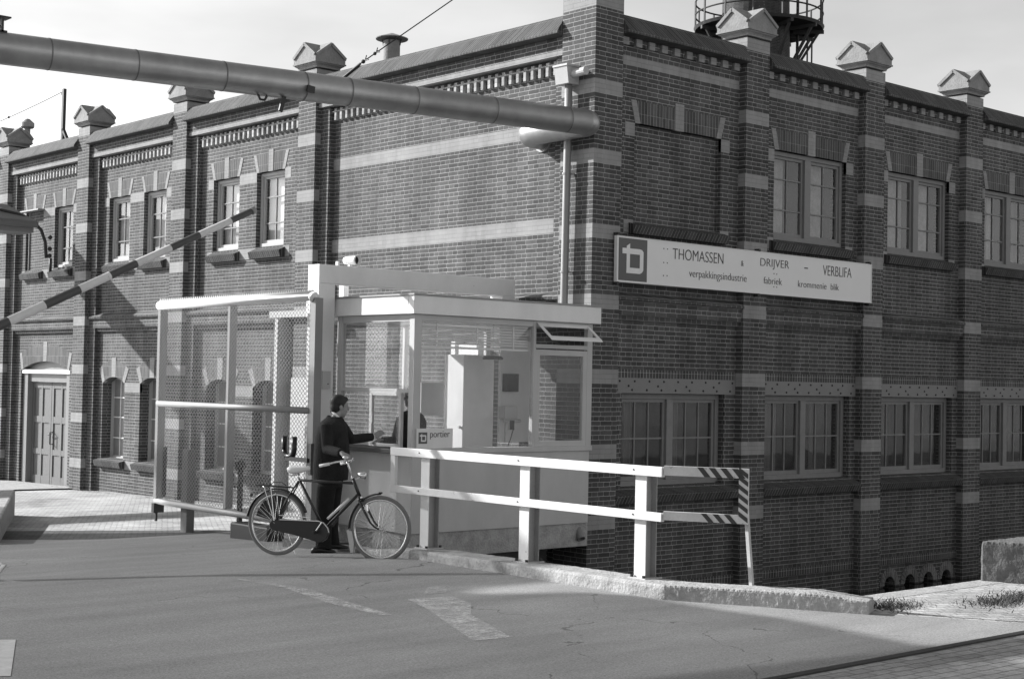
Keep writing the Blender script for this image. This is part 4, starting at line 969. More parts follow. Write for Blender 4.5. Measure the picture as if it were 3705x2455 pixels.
# ------------------------------------------------------------------ striped barrier pole (raised)
t = thing('barrier_pole', (-9.5, 1.9, .9), 'raised red and white striped barrier pole slanting over the gate', 'barrier')
Pt = Vector((-4.05, 1.9, 3.97)); Pb = Vector((-7.22, 1.9, 2.42)); dd_ = (Pb-Pt).normalized(); tot = 6.3
brk = [0, .12, .42, .62, .95, 1.33, 1.78, 2.12, 2.52, 2.95, 3.40, 3.9, 4.4, 4.9, 5.4, 6.3]
xs_ = [-4.05, -4.17, -4.36, -4.82, -5.18, -5.63, -5.95, -6.31, -6.72, -7.15]
brk = [0, .22]+[(-4.05-x)/(-dd_.x) for x in (-4.82, -5.18, -5.63, -5.95, -6.31, -6.72, -7.10)]
brk = [0]+[(x-Pt.x)/dd_.x for x in (-4.36, -4.79, -5.17, -5.61, -5.94, -6.31, -6.72, -7.13, -7.5, -7.95, -8.4, -8.9)]+[5.9]
M_red = paint('barrier_red', .075, .45, .25, 9, 60)
for col, par in (('stripe_dark', 0), ('stripe_white', 1)):
    m = MB()
    for i in range(len(brk)-1):
        if i % 2 == par: a, b = brk[i], brk[i+1]; m.tube([tuple(Pt+dd_*a), tuple(Pt+dd_*b)], [.040+.004*a, .040+.004*b], 20)
    for ob in build_each(m, 'stripe', M_red if par == 0 else M_fence, t): ob['label'] = 'dark red stripe' if par == 0 else 'white stripe'
m = MB(); m.tube([tuple(Pt-dd_*.03), tuple(Pt+dd_*.02)], .052, 20); m.build('end_collar', M_zinc, t)
m = MB(); m.box(-9.75, -9.3, 1.7, 2.1, -.2, 1.25); m.build('stand', M_gray, t)

# ------------------------------------------------------------------ white fence along the bridge
M_webshade = paint('post_side_shade', .30, .6, .2, 6, 50)  # darker grey paints the shade of the channel onto the post sides
M_gfe = paint('weathered_white_paint', .60, .6, .2, 7, 50, chips=.37)
M_gfence = paint('weathered_timber', .42, .7, .25, 7, 50, chips=.36)
t = thing('bridge_fence', (-3.84, -3, .14), 'white timber rail fence on steel posts along the kerb ending in black stripes', 'fence')
FX = -3.84
def rail(ya, yb, z0, z1, nm='rail', x=FX, mat=M_fence):
    m = MB(); m.box(x-.065, x-.02, ya, yb, z0, z1); return m.build(nm, mat, t, bevel=.004)
rail(-4.90, -.84, 1.075, 1.165); rail(-4.90, -.84, .672, .750)
m = MB(); m.box(FX-.06, FX-.022, -.925, -.845, .7505, 1.0745); m.build('end_board', M_fence, t)
for yp in (-1.41, -3.01, -4.60):
    m = MB(); h0, h1 = kz(yp)-.005, 1.10; f = .008
    m.box(FX-.018, FX-.010, yp-.07, yp+.07, h0, h1)       # front flange
    po = m.build('post', M_fence, t); m = MB()
    m.box(FX+.122, FX+.130, yp-.07, yp+.07, h0, h1); m.box(FX-.010, FX+.122, yp-.005, yp+.005, h0, h1); m.build('web', M_webshade, po)
    m = MB(); m.box(FX-.06, FX+.17, yp-.11, yp+.11, h0, h0+.014)
    m.build('base_plate', M_cream, po)
    m = MB()
    for dx in (-.04, .15):
        for dy in (-.075, .075): m.lathe([(.016, 0), (.016, .025), (0, .025)], (FX+dx, yp+dy, h0+.012), 8)
    for z in (1.125, .715): m.lathe([(.0, -.006), (.0075, -.006), (.0075, 0)], (FX-.065, yp+.05, z), 8, ax='x')
    build_each(m, 'bolt', M_dark, po)
# turned end section with stripes: runs parallel to the last stretch of kerb
E0 = Vector((FX-.03, -4.9, 0)); ed = Vector((.86, -1.62, 0)).normalized(); LE = .77
def em(s, o, z): q = E0+ed*s+Vector((ed.y, -ed.x, 0))*o; return (q.x, q.y, z)
def rp(s0, s1, z0, z1, o0, o1, skew0=0, skew1=0):
    return [em(s0+skew0, o0, z0), em(s1+skew0, o0, z0), em(s1+skew1, o0, z1), em(s0+skew1, o0, z1), em(s0+skew0, o1, z0), em(s1+skew0, o1, z0), em(s1+skew1, o1, z1), em(s0+skew1, o1, z1)]
BF = [(0,1,2,3), (7,6,5,4), (0,4,5,1), (1,5,6,2), (2,6,7,3), (3,7,4,0)]
m = MB(); zT1, zT0 = 1.178, 1.092; zL1, zL0 = .768, .690
m.add(rp(.0, LE, zT0, zT1, -.02, .02), BF); m.add(rp(.0, LE, zL0, zL1, -.02, .02), BF); m.add(rp(LE-.085, LE, zL1+.0005, zT0-.0005, -.02, .02), BF)
ee = m.build('striped_end', M_gfe, t); ee['label'] = 'end section with diagonal dark stripes'
m = MB(); M_stripe = paint('stripe_black', .05, .5, .1, 6, 50)
for s in (.34, .445, .55, .655): m.add(rp(s, s+.055, zT0+.001, zT1-.001, .0205, .0245, .035, -.035), BF)
for s in (.38, .485, .59): m.add(rp(s, s+.05, zL0+.001, zL1-.001, .0205, .0245, .035, -.035), BF)
for z in (.72, .80, .88, .96, 1.04, 1.11):
    m.add([em(LE-.084, .0245, z+.04), em(LE-.001, .0245, z-.02), em(LE-.001, .0245, z+.022), em(LE-.084, .0245, z+.082)] + [em(LE-.084, .0205, z+.04), em(LE-.001, .0205, z-.02), em(LE-.001, .0205, z+.022), em(LE-.084, .0205, z+.082)], BF)
build_each(m, 'stripe', M_stripe, ee)
m = MB(); a = em(LE-.03, -.04, .85); b = em(LE+.07, -.16, -.6); m.bar(a, b, .036, .03); m.build('prop', M_gfence, t)

# ------------------------------------------------------------------ concrete block and weeds at right
t = thing('concrete_block', (.4, -6.3, 0), 'massive weathered concrete block with a lifting eye at the right edge', 'block')
m = MB(); m.prism([(-.33, -5.96), (.02, -6.75), (1.6, -7.2), (1.6, -5.96)], 'z', -.02, .40)
bo = m.build('body', paint('block_concrete', .13, .9, .5, 4, 40, bump=.8), t); rough_(bo, .025, .02, .12)
m = MB(); m.tube([(.18, -6.35, .39), (.18, -6.35, .45), (.26, -6.35, .45), (.26, -6.35, .39)], .014, 8); m.build('lifting_eye', M_dark, t)
m = MB()
for _ in range(3200):
    c_ = random.choice([((-2.6, -6.45), .35), ((-.9, -6.9), .45), ((-.3, -7.0), .4), ((-1.5, -6.9), .5), ((-.1, -6.8), .25)])
    x = random.gauss(c_[0][0], c_[1]*.5); y = random.gauss(c_[0][1], .13)
    h = random.uniform(.01, .055); a = random.random()*6.28; dx, dy = math.cos(a)*.006, math.sin(a)*.006; lx, ly = random.uniform(-.05, .05), random.uniform(-.05, .05)
    m.add([(x-dx, y-dy, 0), (x+dx, y+dy, 0), (x+lx, y+ly, h)], [(0, 1, 2)])
for _ in range(260):
    y = random.uniform(6, 16); x = random.gauss(-.05, .05); h = random.uniform(.03, .09)
    m.add([(x-.01, y-.02, gz(y)), (x+.01, y+.02, gz(y)), (x-.03, y, gz(y)+h)], [(0, 1, 2)])
tag(m.build('weeds', M_grass, merge=False), kind='stuff')

# ------------------------------------------------------------------ added unseen shed off to the left: its roof is outlined to shade the road
t = thing('shade_blocker', (-15, 8, 0), 'unseen added shed whose roof shades the road', 'blocker')
m = MB(); H = 7.5
def slab(P): m.prism(P, 'z', H, H+.03)
slab([(-9.75, 10.1), (-8.9, 10.5), (-8.75, 11.1), (-9.05, 12.4), (-9.55, 14.6), (-9.9, 17.2), (-11.0, 18.2), (-12.4, 19.3), (-24, 19.4), (-24, -3), (-11.25, -3), (-11.2, 3), (-11.25, 5.2), (-11.0, 6.9), (-11.1, 7.8), (-11.05, 8.55), (-11.3, 9.0), (-12.0, 9.35), (-12.3, 9.55), (-11.9, 9.75), (-10.3, 9.7)])
M_blocker = bpy.data.materials.new('translucent_blocker'); M_blocker.use_nodes = True; q_ = M_blocker.node_tree; q_.nodes.clear()
o_ = q_.nodes.new('ShaderNodeOutputMaterial'); a_ = q_.nodes.new('ShaderNodeBsdfTransparent'); a_.inputs[0].default_value = g(.54); b_ = q_.nodes.new('ShaderNodeBsdfDiffuse'); b_.inputs[0].default_value = g(.4); x_ = q_.nodes.new('ShaderNodeMixShader'); x_.inputs[0].default_value = .06  # lets some sun through so the added shade stays partial
q_.links.new(a_.outputs[0], x_.inputs[1]); q_.links.new(b_.outputs[0], x_.inputs[2]); q_.links.new(x_.outputs[0], o_.inputs[0])
m.build('roof', M_blocker, t, merge=False)  # added unseen slab, only there to shade the road
m = MB()
for x, y in ((-23.6, -2.6), (-23.6, 4), (-23.6, 11), (-23.6, 19)): m.box(x-.1, x+.1, y-.1, y+.1, -.6, H)
build_each(m, 'column', M_gray, t, merge=False)

# ------------------------------------------------------------------ bicycle (plane through both wheels, +s towards the front wheel)
BA = Vector((-4.81, -.05, 0)); BB_ = Vector((-4.2, -1.13, 0)); bd = (BB_-BA).normalized(); bn = Vector((-bd.y, bd.x, 0))   # bn points away from the camera
if bn.dot(Vector((.665, .747, 0))) < 0: bn = -bn
BGZ = -.05
def bk(s_, z, o=0.): p = BA+bd*s_+bn*o; return (p.x, p.y, z)
bike = thing('bicycle', (BA.x, BA.y, BGZ), 'black roadster bicycle with white saddle held by the man in front of the booth', 'bicycle')
def wheel(sc_, zc, R_=.352):
    m = MB(); m.tube([bk(sc_+R_*.955*math.cos(2*math.pi*k/48), zc+R_*.955*math.sin(2*math.pi*k/48)) for k in range(48)], .021, 10, closed=True)
    ty = m.build('wheel', M_rubber, bike, smooth=True)
    m = MB(); rr = R_*.885
    m.tube([bk(sc_+rr*math.cos(2*math.pi*k/48), zc+rr*math.sin(2*math.pi*k/48)) for k in range(48)], .0135, 8, closed=True); m.build('rim', M_chrome, ty, smooth=True)
    m = MB()
    for k in range(36):
        a = 2*math.pi*k/36; b = a+(.9 if k % 2 else -.9); o = .028 if (k//2) % 2 else -.028
        m.bar(bk(sc_+.022*math.cos(b), zc+.022*math.sin(b), o), bk(sc_+rr*math.cos(a), zc+rr*math.sin(a)), .0028)
    m.build('spokes', M_chrome, ty, merge=False)
    m = MB(); m.tube([bk(sc_, zc, -.05), bk(sc_, zc, -.03), bk(sc_, zc, .03), bk(sc_, zc, .05)], [.012, .024, .024, .012], 14); m.build('hub', M_chrome, ty)
    return ty
RH = (-.03, .305); FH = (1.215, .300); BBk = (.545, .262)
wheel(*RH); wheel(*FH)
m = MB()
ST = (.228, .790)
m.tube([bk(*ST), bk(*BBk)], .0155, 12); m.tube([bk(.235, .785), bk(.905, .778)], .0145, 12)
m.tube([bk(.868, .835), bk(.958, .640)], .019, 12); m.tube([bk(.945, .665), bk(*BBk)], .0165, 12)
for o in (-.05, .05):
    m.tube([bk(ST[0], ST[1]-.01, o*.25), bk(.13, .62, o*.8), bk(RH[0], RH[1], o)], .0095, 8)
    m.tube([bk(RH[0], RH[1], o), bk(BBk[0]-.06, BBk[1], o*.6), bk(BBk[0], BBk[1], o*.4)], .010, 8)
m.tube([bk(BBk[0], BBk[1], -.045), bk(BBk[0], BBk[1], .045)], .026, 14)
m.build('frame', M_black, bike, smooth=True)
m = MB()
for o in (-.052, .052):
    m.tube([bk(.962, .63, o*.5), bk(.975, .60, o), bk(1.075, .43, o), bk(1.115, .365, o), bk(1.16, .325, o), bk(FH[0], FH[1], o)], [.015, .016, .013, .011, .010, .009], 10)
m.tube([bk(.955, .645, 0), bk(.972, .605, 0)], .024, 10)
m.build('fork', M_black, bike, smooth=True)
m = MB(); m.tube([bk(.962, .632, 0), bk(.968, .615, 0)], .027, 14); m.tube([bk(.862, .84, 0), bk(.872, .825, 0)], .024, 14); m.build('headset', M_chrome, bike)
m = MB(); m.tube([bk(.865, .835), bk(.81, .985), bk(.80, 1.01)], .0125, 10)
m.tube([bk(.80, 1.015, 0), bk(.815, 1.02, -.08), bk(.81, 1.02, -.16), bk(.77, 1.012, -.22), bk(.70, .99, -.25), bk(.61, .968, -.265)], .0112, 10)
m.tube([bk(.80, 1.015, 0), bk(.815, 1.02, .08), bk(.81, 1.02, .16), bk(.77, 1.012, .22), bk(.70, .99, .25), bk(.61, .968, .265)], .0112, 10)
hbm = m.build('handlebar', M_chrome, bike, smooth=True)
for o in (-1, 1):
    m = MB(); m.tube([bk(.71, .993, .248*o), bk(.60, .966, .267*o)], .0165, 12); m.build('grip', M_sleeve, hbm, smooth=True)
m = MB(); m.ball(bk(.815, 1.055, -.07), .034, .034, .022, 14, 8); m.tube([bk(.82, 1.02, -.07), bk(.815, 1.05, -.07)], .008, 6); m.build('bell', M_chrome, hbm, smooth=True)
m = MB(); m.tube([bk(.83, 1.0, .03), bk(.85, 1.05, .05)], .007, 6); m.build('brake_lever', M_chrome, hbm)
# saddle
m = MB(); sec = []
for (s_, w_, zt_, zb_) in ((.10, .055, .925, .885), (.12, .085, .935, .862), (.17, .098, .937, .850), (.23, .080, .932, .862), (.29, .045, .936, .88), (.335, .028, .943, .895), (.352, .018, .944, .905)):
    r_ = []
    for k in range(12):
        a = 2*math.pi*k/12; cc, ss = math.cos(a), math.sin(a); r_.append(bk(s_, (zt_+zb_)/2+(zt_-zb_)/2*(abs(ss)**.6)*(1 if ss > 0 else -1), w_*(abs(cc)**.7)*(1 if cc > 0 else -1)))
    sec.append(r_)
vs = [p for r_ in sec for p in r_]; n = 12; fs = [tuple(range(12)), tuple(range(len(vs)-12, len(vs)))]
for i in range(len(sec)-1):
    for k in range(12): fs.append((i*12+k, i*12+(k+1) % 12, i*12+12+(k+1) % 12, i*12+12+k))
m.add(vs, fs); sd = m.build('saddle', M_sleeve, bike, smooth=True)
m = MB()
for o in (-.045, .045): m.tube([bk(.13, .865, o), bk(.135, .835, o), bk(.17, .835, o), bk(.21, .85, o)], .008, 6)
m.tube([bk(.21, .86), bk(.226, .79)], .012, 10); m.build('seat_post', M_chrome, bike, smooth=True)
# mudguards
def guard(sc_, zc, a0, a1, Rg, mat, nm='mudguard', w_=.028):
    m = MB(); pr = []; N = 30
    for i in range(N+1):
        a = R(a0+(a1-a0)*i/N)
        pr.append([bk(sc_+rr*math.cos(a), zc+rr*math.sin(a), o) for o, rr in ((-w_, Rg-.012), (-w_*.6, Rg+.002), (0, Rg+.007), (w_*.6, Rg+.002), (w_, Rg-.012))])
    vs = [p for q in pr for p in q]; fs = [(i*5+k, i*5+k+1, i*5+6+k, i*5+5+k) for i in range(N) for k in range(4)]
    m.add(vs, fs); o = m.build(nm, mat, bike, smooth=True); so_ = o.modifiers.new('thick', 'SOLIDIFY'); so_.thickness = .002; return o
guard(RH[0], RH[1], 20, 172, .378, M_black); guard(FH[0], FH[1], 92, 182, .378, M_black)
m = MB(); m.tube([bk(1.19, .679), bk(1.225, .690)], [.018, .006], 8); m.build('mudguard_tip', M_black, bike)
m = MB(); m.add([bk(.826, .275, -.03), bk(.885, .262, -.03), bk(.915, .13, -.03), bk(.90, .03, -.03), bk(.875, .03, -.03), bk(.85, .16, -.03)]+[bk(.826, .275, .03), bk(.885, .262, .03), bk(.915, .13, .03), bk(.90, .03, .03), bk(.875, .03, .03), bk(.85, .16, .03)], [(0,1,2,3,4,5), (11,10,9,8,7,6)]+[(i, (i+1) % 6, 6+(i+1) % 6, 6+i) for i in range(6)])
m.build('mudflap', M_cream, bike)
# skirt guard, chain case
m = MB(); vs = [bk(RH[0], RH[1], .058)]; N = 16
for i in range(N+1): a = R(168+(70-168)*i/N); vs.append(bk(RH[0]+.30*math.cos(a), RH[1]+.30*math.sin(a), .058))
vs2 = [tuple(Vector(v)+bn*.004) for v in vs]; k = len(vs); m.add(vs+vs2, [(0, i, i+1) for i in range(1, k-1)]+[(k, k+i+1, k+i) for i in range(1, k-1)])
sk = m.build('skirt_guard', paint('oilcloth', .04, .6, .3, 12, 60), bike)
m = MB(); out = [(-.06, .352), (.04, .345), (.50, .352), (.565, .335), (.615, .285), (.625, .225), (.60, .165), (.55, .132), (.49, .125), (.20, .190), (-.03, .225), (-.085, .25), (-.10, .30)]
P1 = [bk(s_, z_, -.062) for s_, z_ in out]; P2 = [bk(s_, z_, -.022) for s_, z_ in out]; n = len(out)
m.add(P1+P2, [tuple(range(n)), tuple(range(2*n-1, n-1, -1))]+[(i, (i+1) % n, n+(i+1) % n, n+i) for i in range(n)])
cc_ = m.build('chain_case', M_black, bike, bevel=.008)
m = MB(); m.tube([bk(.03, .349, -.060), bk(.50, .355, -.060), bk(.562, .338, -.060), bk(.612, .288, -.060), bk(.628, .24, -.06)], .0055, 8); m.build('case_highlight', M_sleeve, cc_)  # white line stands in for the highlight along the case edge
m = MB(); m.tube([bk(.02, .395, -.058), bk(.40, .388, -.058)], .005, 8); m.tube([bk(.40, .388, -.058), bk(.39, .352, -.058)], .004, 6); m.build('guard_line', M_sleeve, sk)  # thin white line above the chain case
m = MB(); m.tube([bk(BBk[0]+.01, .345, -.085), bk(BBk[0]-.065, .238, -.09)], .009, 8)
m.build('crank', M_chrome, bike)
m = MB(); m.tube([bk(BBk[0]-.065, .238, -.09), bk(BBk[0]-.065, .238, -.165)], .02, 8); m.tube([bk(.60, .30, .08), bk(.62, .36, .15)], .02, 8); m.build('pedal', M_dark, bike)
m = MB(); m.tube([bk(.598, .383, -.032), bk(.848, .612, -.032)], .0155, 12); m.build('pump', M_sleeve, bike, smooth=True)
# rack with struts, rear lamp area, headlamp, dynamo, stand
m = MB()
for o in (-.06, 0, .06): m.tube([bk(-.27, .712, o), bk(.0, .705, o), bk(.17, .700, o*.5)], .0055, 6)
for s_ in (-.265, -.14, -.02, .09): m.tube([bk(s_, .708, -.062), bk(s_, .708, .062)], .005, 6)
m.tube([bk(-.12, .715, -.04), bk(-.07, .752, -.03), bk(.0, .750, .03), bk(.05, .715, .04)], .0045, 6)
m.build('carrier', M_black, bike)
m = MB()
for o in (-.075, .075): m.tube([bk(-.185, .703, o*.8), bk(-.165, .70, o), bk(-.04, RH[1]+.03, o*.85)], .006, 6); m.tube([bk(-.09, .703, o*.8), bk(-.035, RH[1]+.03, o*.85)], .006, 6); m.tube([bk(RH[0], RH[1], o*.8), bk(-.27, .49, o*.5)], .0042, 6)
m.build('carrier_strut', M_chrome, bike, merge=False)
m = MB(); m.lathe([(0, -.045), (.020, -.04), (.034, 0.0), (.038, .045), (.036, .052), (0, .056)], (0, 0, 0), 20, ax='x'); hl = m.build('headlamp', M_chrome, bike, smooth=True)
th = math.atan2(bd.y, bd.x); lc = Vector(bk(.975, .872))
for v in hl.data.vertices: v.co = Matrix.Rotation(th, 3, 'Z') @ (Matrix.Rotation(R(12), 3, 'Y') @ v.co)+lc
m = MB(); m.tube([bk(.885, .81), bk(.93, .83), bk(.96, .85)], .007, 6); m.build('lamp_bracket', M_chrome, bike)
m = MB(); m.tube([bk(1.02, .50, -.055), bk(1.06, .515, -.06)], .006, 6); m.tube([bk(1.068, .56, -.06), bk(1.075, .49, -.06)], .017, 10); m.build('dynamo', M_chrome, bike)
m = MB(); m.tube([bk(.05, .24, .05), bk(.10, .0, .14), bk(.12, BGZ+.01, .15)], .009, 8); m.build('kick_stand', M_chrome, bike)
m = MB(); m.ball(bk(-.36, .60), .02, n=8, m=6); m.build('rear_reflector', M_red, bike)

# ------------------------------------------------------------------ people
def rings_loft(m, rings, n=20):
    """rings: (centre Vector, axisA Vector, axisB Vector) -> closed lofted tube"""
    vs = []; fs = []
    for c, a, b in rings:
        for k in range(n):
            t_ = 2*math.pi*k/n; cc, ss = math.cos(t_), math.sin(t_); vs.append(tuple(c+a*(abs(cc)**.85*(1 if cc > 0 else -1))+b*(abs(ss)**.85*(1 if ss > 0 else -1))))
    for i in range(len(rings)-1):
        for k in range(n): fs.append((i*n+k, i*n+(k+1) % n, i*n+n+(k+1) % n, i*n+n+k))
    fs += [tuple(range(n-1, -1, -1)), tuple((len(rings)-1)*n+k for k in range(n))]
    m.add(vs, fs)
def remesh(o, vox, sm=6):
    r_ = o.modifiers.new('remesh', 'REMESH'); r_.mode = 'VOXEL'; r_.voxel_size = vox; r_.use_smooth_shade = True
    s2 = o.modifiers.new('smooth', 'SMOOTH'); s2.iterations = sm; s2.factor = .5
def hand(m, wrist, dirv, nrm, size=.185, curl=.5, thumb=1):
    """palm and five bent fingers; dirv along the hand, nrm out of the back of the hand"""
    dirv = dirv.normalized(); nrm = (nrm-dirv*nrm.dot(dirv)).normalized(); side = dirv.cross(nrm).normalized(); W = Vector(wrist); pl_ = size*.52
    rings_loft(m, [(W, side*.026, nrm*.018), (W+dirv*pl_*.4, side*.038, nrm*.017), (W+dirv*pl_, side*.042, nrm*.014)], 14)
    for i, (off, ln, rd) in enumerate(((-.031, .40, .0088), (-.010, .46, .0092), (.011, .43, .009), (.031, .34, .008))):
        p = W+dirv*pl_*.92+side*off*thumb; L = size*ln; pts = [p]; a = curl*.5; d = dirv
        for seg in (.45, .32, .26):
            d = (dirv*math.cos(a)-nrm*math.sin(a)).normalized(); p = p+d*L*seg; pts.append(p); a += curl*.9
        m.tube([tuple(q) for q in pts], [rd*1.1, rd, rd*.95, rd*.75], 8)
    p = W+dirv*pl_*.25-side*.030*thumb; q = p-side*.028*thumb+dirv*.030-nrm*.010; r_ = q+dirv*.030-side*.002*thumb-nrm*.014
    m.tube([tuple(p), tuple(q), tuple(r_)], [.0125, .011, .009], 8)
def head(m, c, f, up, s=1.):
    """head with brow, nose, lips, chin and ears; c = centre, f = facing direction"""
    f = f.normalized(); up = (up-f*up.dot(f)).normalized(); sd = up.cross(f); X = Matrix((f, sd, up)).transposed()
    P = lambda a, b, c_: c+X @ Vector((a*s, b*s, c_*s))
    m.ball(P(-.012, 0, .03), .098*s, .076*s, .095*s, 20, 14, X); m.ball(P(.018, 0, -.045), .070*s, .058*s, .078*s, 16, 10, X)
    m.ball(P(.052, 0, -.098), .030*s, .032*s, .022*s, 10, 8, X)
    m.tube([tuple(P(.084, 0, .012)), tuple(P(.104, 0, -.020)), tuple(P(.096, 0, -.034))], [.009*s, .014*s, .012*s], 8)
    m.tube([tuple(P(.080, -.032, .022)), tuple(P(.089, 0, .024)), tuple(P(.080, .032, .022))], .009*s, 8)
    m.tube([tuple(P(.074, -.022, -.060)), tuple(P(.086, 0, -.060)), tuple(P(.074, .022, -.060))], .007*s, 8)
    m.tube([tuple(P(.072, -.018, -.072)), tuple(P(.082, 0, -.072)), tuple(P(.072, .018, -.072))], .007*s, 8)
    for q in (-1, 1):
        m.ball(P(-.004, q*.078, -.010), .020*s, .009*s, .032*s, 10, 8, X); m.ball(P(.070, q*.030, -.002), .012*s, .014*s, .010*s, 10, 8, X)
        m.ball(P(.050, q*.040, -.035), .026*s, .020*s, .022*s, 10, 8, X)
    return P, X
O = Vector((-4.10, .02, -.075)); RV = Vector((.7471, -.6648, 0)); FV = Vector((.6648, .7471, 0)); UP = Vector((0, 0, 1))
PK = .001408
def pm(u, v, f=0.): return O+RV*((u-735)*PK)+FV*f+UP*((1388-v)*PK)
man = thing('person', tuple(O), 'man in a dark suit handing something through the booth window while holding a bicycle', 'person')
face = (RV*.93+FV*.36).normalized()
body = MB()
hc = pm(800, 205, .02)
Pf, Xh = head(body, hc, face-UP*.10, UP, 1.0)
rings_loft(body, [(pm(765, 300, 0), RV*.055, FV*.055), (pm(775, 275, .0), RV*.052, FV*.052), (pm(788, 245, .01), RV*.052, FV*.05)])
rings_loft(body, [(pm(745, 800), RV*.10, FV*.10), (pm(745, 650), RV*.12, FV*.13), (pm(748, 480), RV*.13, FV*.17), (pm(752, 370), RV*.10, FV*.17), (pm(765, 300), RV*.055, FV*.06)])
for f_, pts in ((-.09, [(725, 800), (715, 1040), (690, 1330)]), (.09, [(765, 800), (760, 1040), (750, 1320)])):
    rings_loft(body, [(pm(a, b, f_), RV*r_, FV*r_) for (a, b), r_ in zip(pts, (.05, .05, .04))])
# near arm: down to the handlebar
S1 = pm(716, 352, -.19); E1 = pm(728, 545, -.27); GP_ = Vector(bk(.775, 1.030, .10)); W1 = GP_+Vector((-.02, .03, .045))-(GP_-E1).normalized()*.085
body.tube([tuple(S1), tuple(E1), tuple(W1)], [.045, .038, .026], 12)
hand(body, W1, (GP_-W1), UP*.8-face*.2, curl=.95, thumb=1)
# far arm: resting on the counter, hand raised at the window
S2 = pm(795, 360, .17); E2 = pm(868, 478, .36); W2 = pm(1030, 462, .66); 
body.tube([tuple(S2), tuple(E2), tuple(W2)], [.045, .038, .026], 12)
hand(body, W2, (pm(1110, 415, .72)-W2), -FV*.8+UP*.3, size=.18, curl=.35, thumb=-1)
bo = body.build('body', M_skin, man, merge=False); remesh(bo, .0065, 3)
# hair
h = MB(); X = Xh
def PH(a, b, c_): return hc+X @ Vector((a, b, c_))
h.ball(PH(-.024, 0, .046), .100, .084, .092, 24, 16, X); h.ball(PH(-.052, 0, -.005), .066, .074, .088, 20, 14, X); h.ball(PH(.035, 0, .088), .050, .056, .034, 16, 10, X)
h.ball(PH(-.075, 0, -.055), .036, .052, .038, 14, 10, X)
for q in (-1, 1): h.ball(PH(.004, q*.070, .012), .022, .014, .042, 12, 8, X)
ho_ = h.build('hair', M_hair, man, merge=False); remesh(ho_, .008, 3)
# jacket
j = MB()
prof = [(1388-590, 606, 868, .185), (690, 604, 874, .190), (600, 607, 878, .190), (520, 610, 872, .195), (450, 618, 862, .205), (400, 628, 855, .215), (360, 642, 846, .215), (330, 660, 835, .18), (305, 690, 822, .12), (288, 708, 812, .085)]
rings_loft(j, [(pm((l+r_)/2, v, 0), RV*((r_-l)/2*PK+.014), FV*(dp+.012)) for v, l, r_, dp in prof], 28)
rings_loft(j, [(S1+UP*.01, RV*.070, FV*.075), (S1-UP*.03, RV*.078, FV*.078), (S1.lerp(E1, .5), RV*.068, FV*.068), (E1, RV*.060, FV*.062)])
j.tube([tuple(S1), tuple(S1.lerp(E1, .5)), tuple(E1), tuple(E1.lerp(W1, .55)), tuple(W1.lerp(E1, .06))], [.074, .070, .062, .054, .047], 16)
j.tube([tuple(S2), tuple(S2.lerp(E2, .5)), tuple(E2), tuple(E2.lerp(W2, .5)), tuple(W2.lerp(E2, .05))], [.074, .070, .062, .056, .050], 16)
# lapel and collar roll, sleeve creases, vent
j.tube([tuple(pm(712, 288, -.07)), tuple(pm(742, 300, -.105)), tuple(pm(800, 340, -.12)), tuple(pm(845, 420, -.10))], [.014, .016, .013, .008], 8)
j.tube([tuple(pm(715, 286, .07)), tuple(pm(704, 285, 0)), tuple(pm(712, 288, -.07))], .014, 8)
for a, b in (((672, 430), (740, 470)), ((680, 520), (760, 500)), ((690, 560), (770, 590)), ((640, 620), (700, 660))): j.tube([tuple(pm(*a, -.20)), tuple(pm((a[0]+b[0])/2, (a[1]+b[1])/2-6, -.215)), tuple(pm(*b, -.20))], [.006, .012, .006], 6)
jo = j.build('jacket', M_wool, man, merge=False); remesh(jo, .010, 5)
sh = MB(); sh.tube([tuple(pm(742, 250, -.035)), tuple(pm(770, 268, -.060)), tuple(pm(805, 300, -.055)), tuple(pm(826, 325, -.02)), tuple(pm(822, 330, .02))], [.012, .013, .012, .010, .008], 8)
sh.tube([tuple(pm(742, 250, -.035)), tuple(pm(736, 250, 0)), tuple(pm(742, 252, .035))], .011, 8)
sh.tube([tuple(W2.lerp(E2, .07)), tuple(W2.lerp(E2, .01))], .038, 12)
sh.build('shirt', M_shirt, man, smooth=True, merge=False)
tr_ = MB()
rings_loft(tr_, [(pm(738, 700, 0), RV*.15, FV*.155), (pm(736, 800, 0), RV*.15, FV*.155), (pm(735, 860, 0), RV*.135, FV*.15)])
for f_, pts in ((-.085, [(715, 840, .098, .088), (705, 960, .092, .08), (702, 1080, .082, .075), (700, 1200, .076, .07), (700, 1310, .078, .072), (702, 1342, .080, .074)]), (.09, [(755, 840, .095, .088), (752, 960, .082, .08), (745, 1080, .074, .075), (742, 1200, .072, .07), (752, 1300, .076, .072), (755, 1325, .078, .074)])):
    rings_loft(tr_, [(pm(a, b, f_), RV*(r1+.012), FV*(r3+.008)) for a, b, r1, r3 in pts], 20)
to = tr_.build('trousers', M_trous, man, merge=False); remesh(to, .010, 5)
for f_, u0_, vb in ((-.085, 600, 1388), (.10, 690, 1366)):
    m = MB(); L = .285; fd = (RV*.97+FV*.12).normalized(); sdv = UP.cross(fd); base = pm(u0_, vb, f_)
    rr = [(0.0, .030, .045), (.04, .040, .075), (.10, .040, .085), (.16, .042, .062), (.22, .045, .045), (.265, .036, .034), (.285, .018, .020)]
    rings_loft(m, [(base+fd*a+UP*(b_*.5+.004), sdv*w_, UP*b_*.55) for a, w_, b_ in rr], 16)
    m.build('shoe', M_shoe, man, smooth=True)
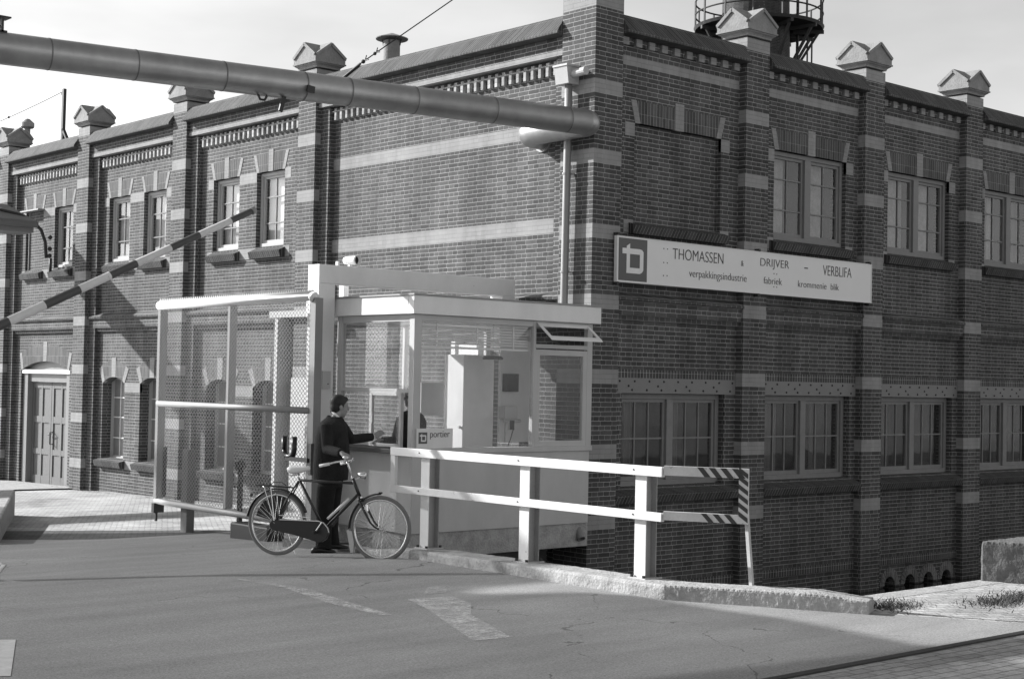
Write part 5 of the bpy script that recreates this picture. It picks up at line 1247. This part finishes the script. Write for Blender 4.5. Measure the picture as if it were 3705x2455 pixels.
# paper in the hand
m = MB(); a = pm(1095, 385, .70); m.add([tuple(a), tuple(a+RV*.05+FV*.02), tuple(a+RV*.05+UP*.05+FV*.02), tuple(a+UP*.05), tuple(a+FV*.003), tuple(a+RV*.05+FV*.023), tuple(a+RV*.05+UP*.05+FV*.023), tuple(a+UP*.05+FV*.003)], BF)
tag(m.build('slip_of_paper', M_shirt), 'small white slip of paper in the outstretched hand at the service window', 'paper')

# the gatekeeper, seated inside
G = Vector((-2.48, .62, 1.10)); gf = Vector((-.95, -.05, 0)).normalized()
gk = thing('person', (G.x, G.y, .1), 'gatekeeper in dark clothes seated behind the glass holding a telephone to his ear', 'person')
gb = MB(); ghc = G+Vector((-.02, 0, .60)); PG, XG = head(gb, ghc, gf, UP, 1.0)
gside = UP.cross(gf)
rings_loft(gb, [(G+UP*.42, gf*.055, gside*.055), (G+UP*.55, gf*.05, gside*.05)])
rings_loft(gb, [(G-UP*.35, gf*.13, gside*.17), (G+UP*.1, gf*.11, gside*.17), (G+UP*.38, gf*.07, gside*.12)])
SH1 = G+gside*.19+UP*.33; EL1 = SH1+gf*.22-UP*.22+gside*.06; WR1 = ghc+gside*.10-UP*.10+gf*.06
SH2 = G-gside*.19+UP*.33; EL2 = SH2+gf*.10-UP*.27; WR2 = G+gf*.40+UP*.06-gside*.12
for q in ((SH1, EL1, WR1), (SH2, EL2, WR2)): gb.tube([tuple(p) for p in q], [.045, .036, .026], 12)
hand(gb, WR1, UP*.9+gf*.1, gside, curl=.9); hand(gb, WR2, gf, UP, curl=.5)
gbo = gb.build('body', M_skin, gk, merge=False); remesh(gbo, .009, 3)
gj = MB(); rings_loft(gj, [(G-UP*.38, gf*.16, gside*.20), (G+UP*.1, gf*.14, gside*.215), (G+UP*.30, gf*.12, gside*.235), (G+UP*.38, gf*.10, gside*.18), (G+UP*.43, gf*.07, gside*.08)], 24)
for q in ((SH1, EL1, WR1), (SH2, EL2, WR2)): gj.tube([tuple(q[0]), tuple(q[1]), tuple(q[2].lerp(q[1], .12))], [.07, .056, .044], 14)
gjo = gj.build('jacket', M_wool, gk, merge=False); remesh(gjo, .012, 4)
gh = MB(); gh.ball(ghc+XG @ Vector((-.024, 0, .048)), .096, .082, .088, 20, 12, XG); gh.ball(ghc+XG @ Vector((-.05, 0, .0)), .062, .07, .08, 16, 12, XG); gho = gh.build('hair', M_hair, gk, merge=False); remesh(gho, .01, 3)
m = MB(); a = ghc+gside*.105; m.tube([tuple(a+UP*.03-gf*.01), tuple(a+gf*.01), tuple(a-UP*.09+gf*.06)], [.022, .014, .022], 10); tag(m.build('telephone_receiver', M_black, smooth=True), 'black telephone receiver held to the ear of the seated gatekeeper', 'telephone')
m = MB(); m.box(G.x-.2, G.x+.25, G.y-.22, G.y+.22, .62, .68)
for dx in (-.17, .22):
    for dy in (-.18, .18): m.box(G.x+dx-.015, G.x+dx+.015, G.y+dy-.015, G.y+dy+.015, .11, .62)
tag(m.build('stool', M_dark), 'plain dark stool under the seated gatekeeper inside the booth', 'stool')
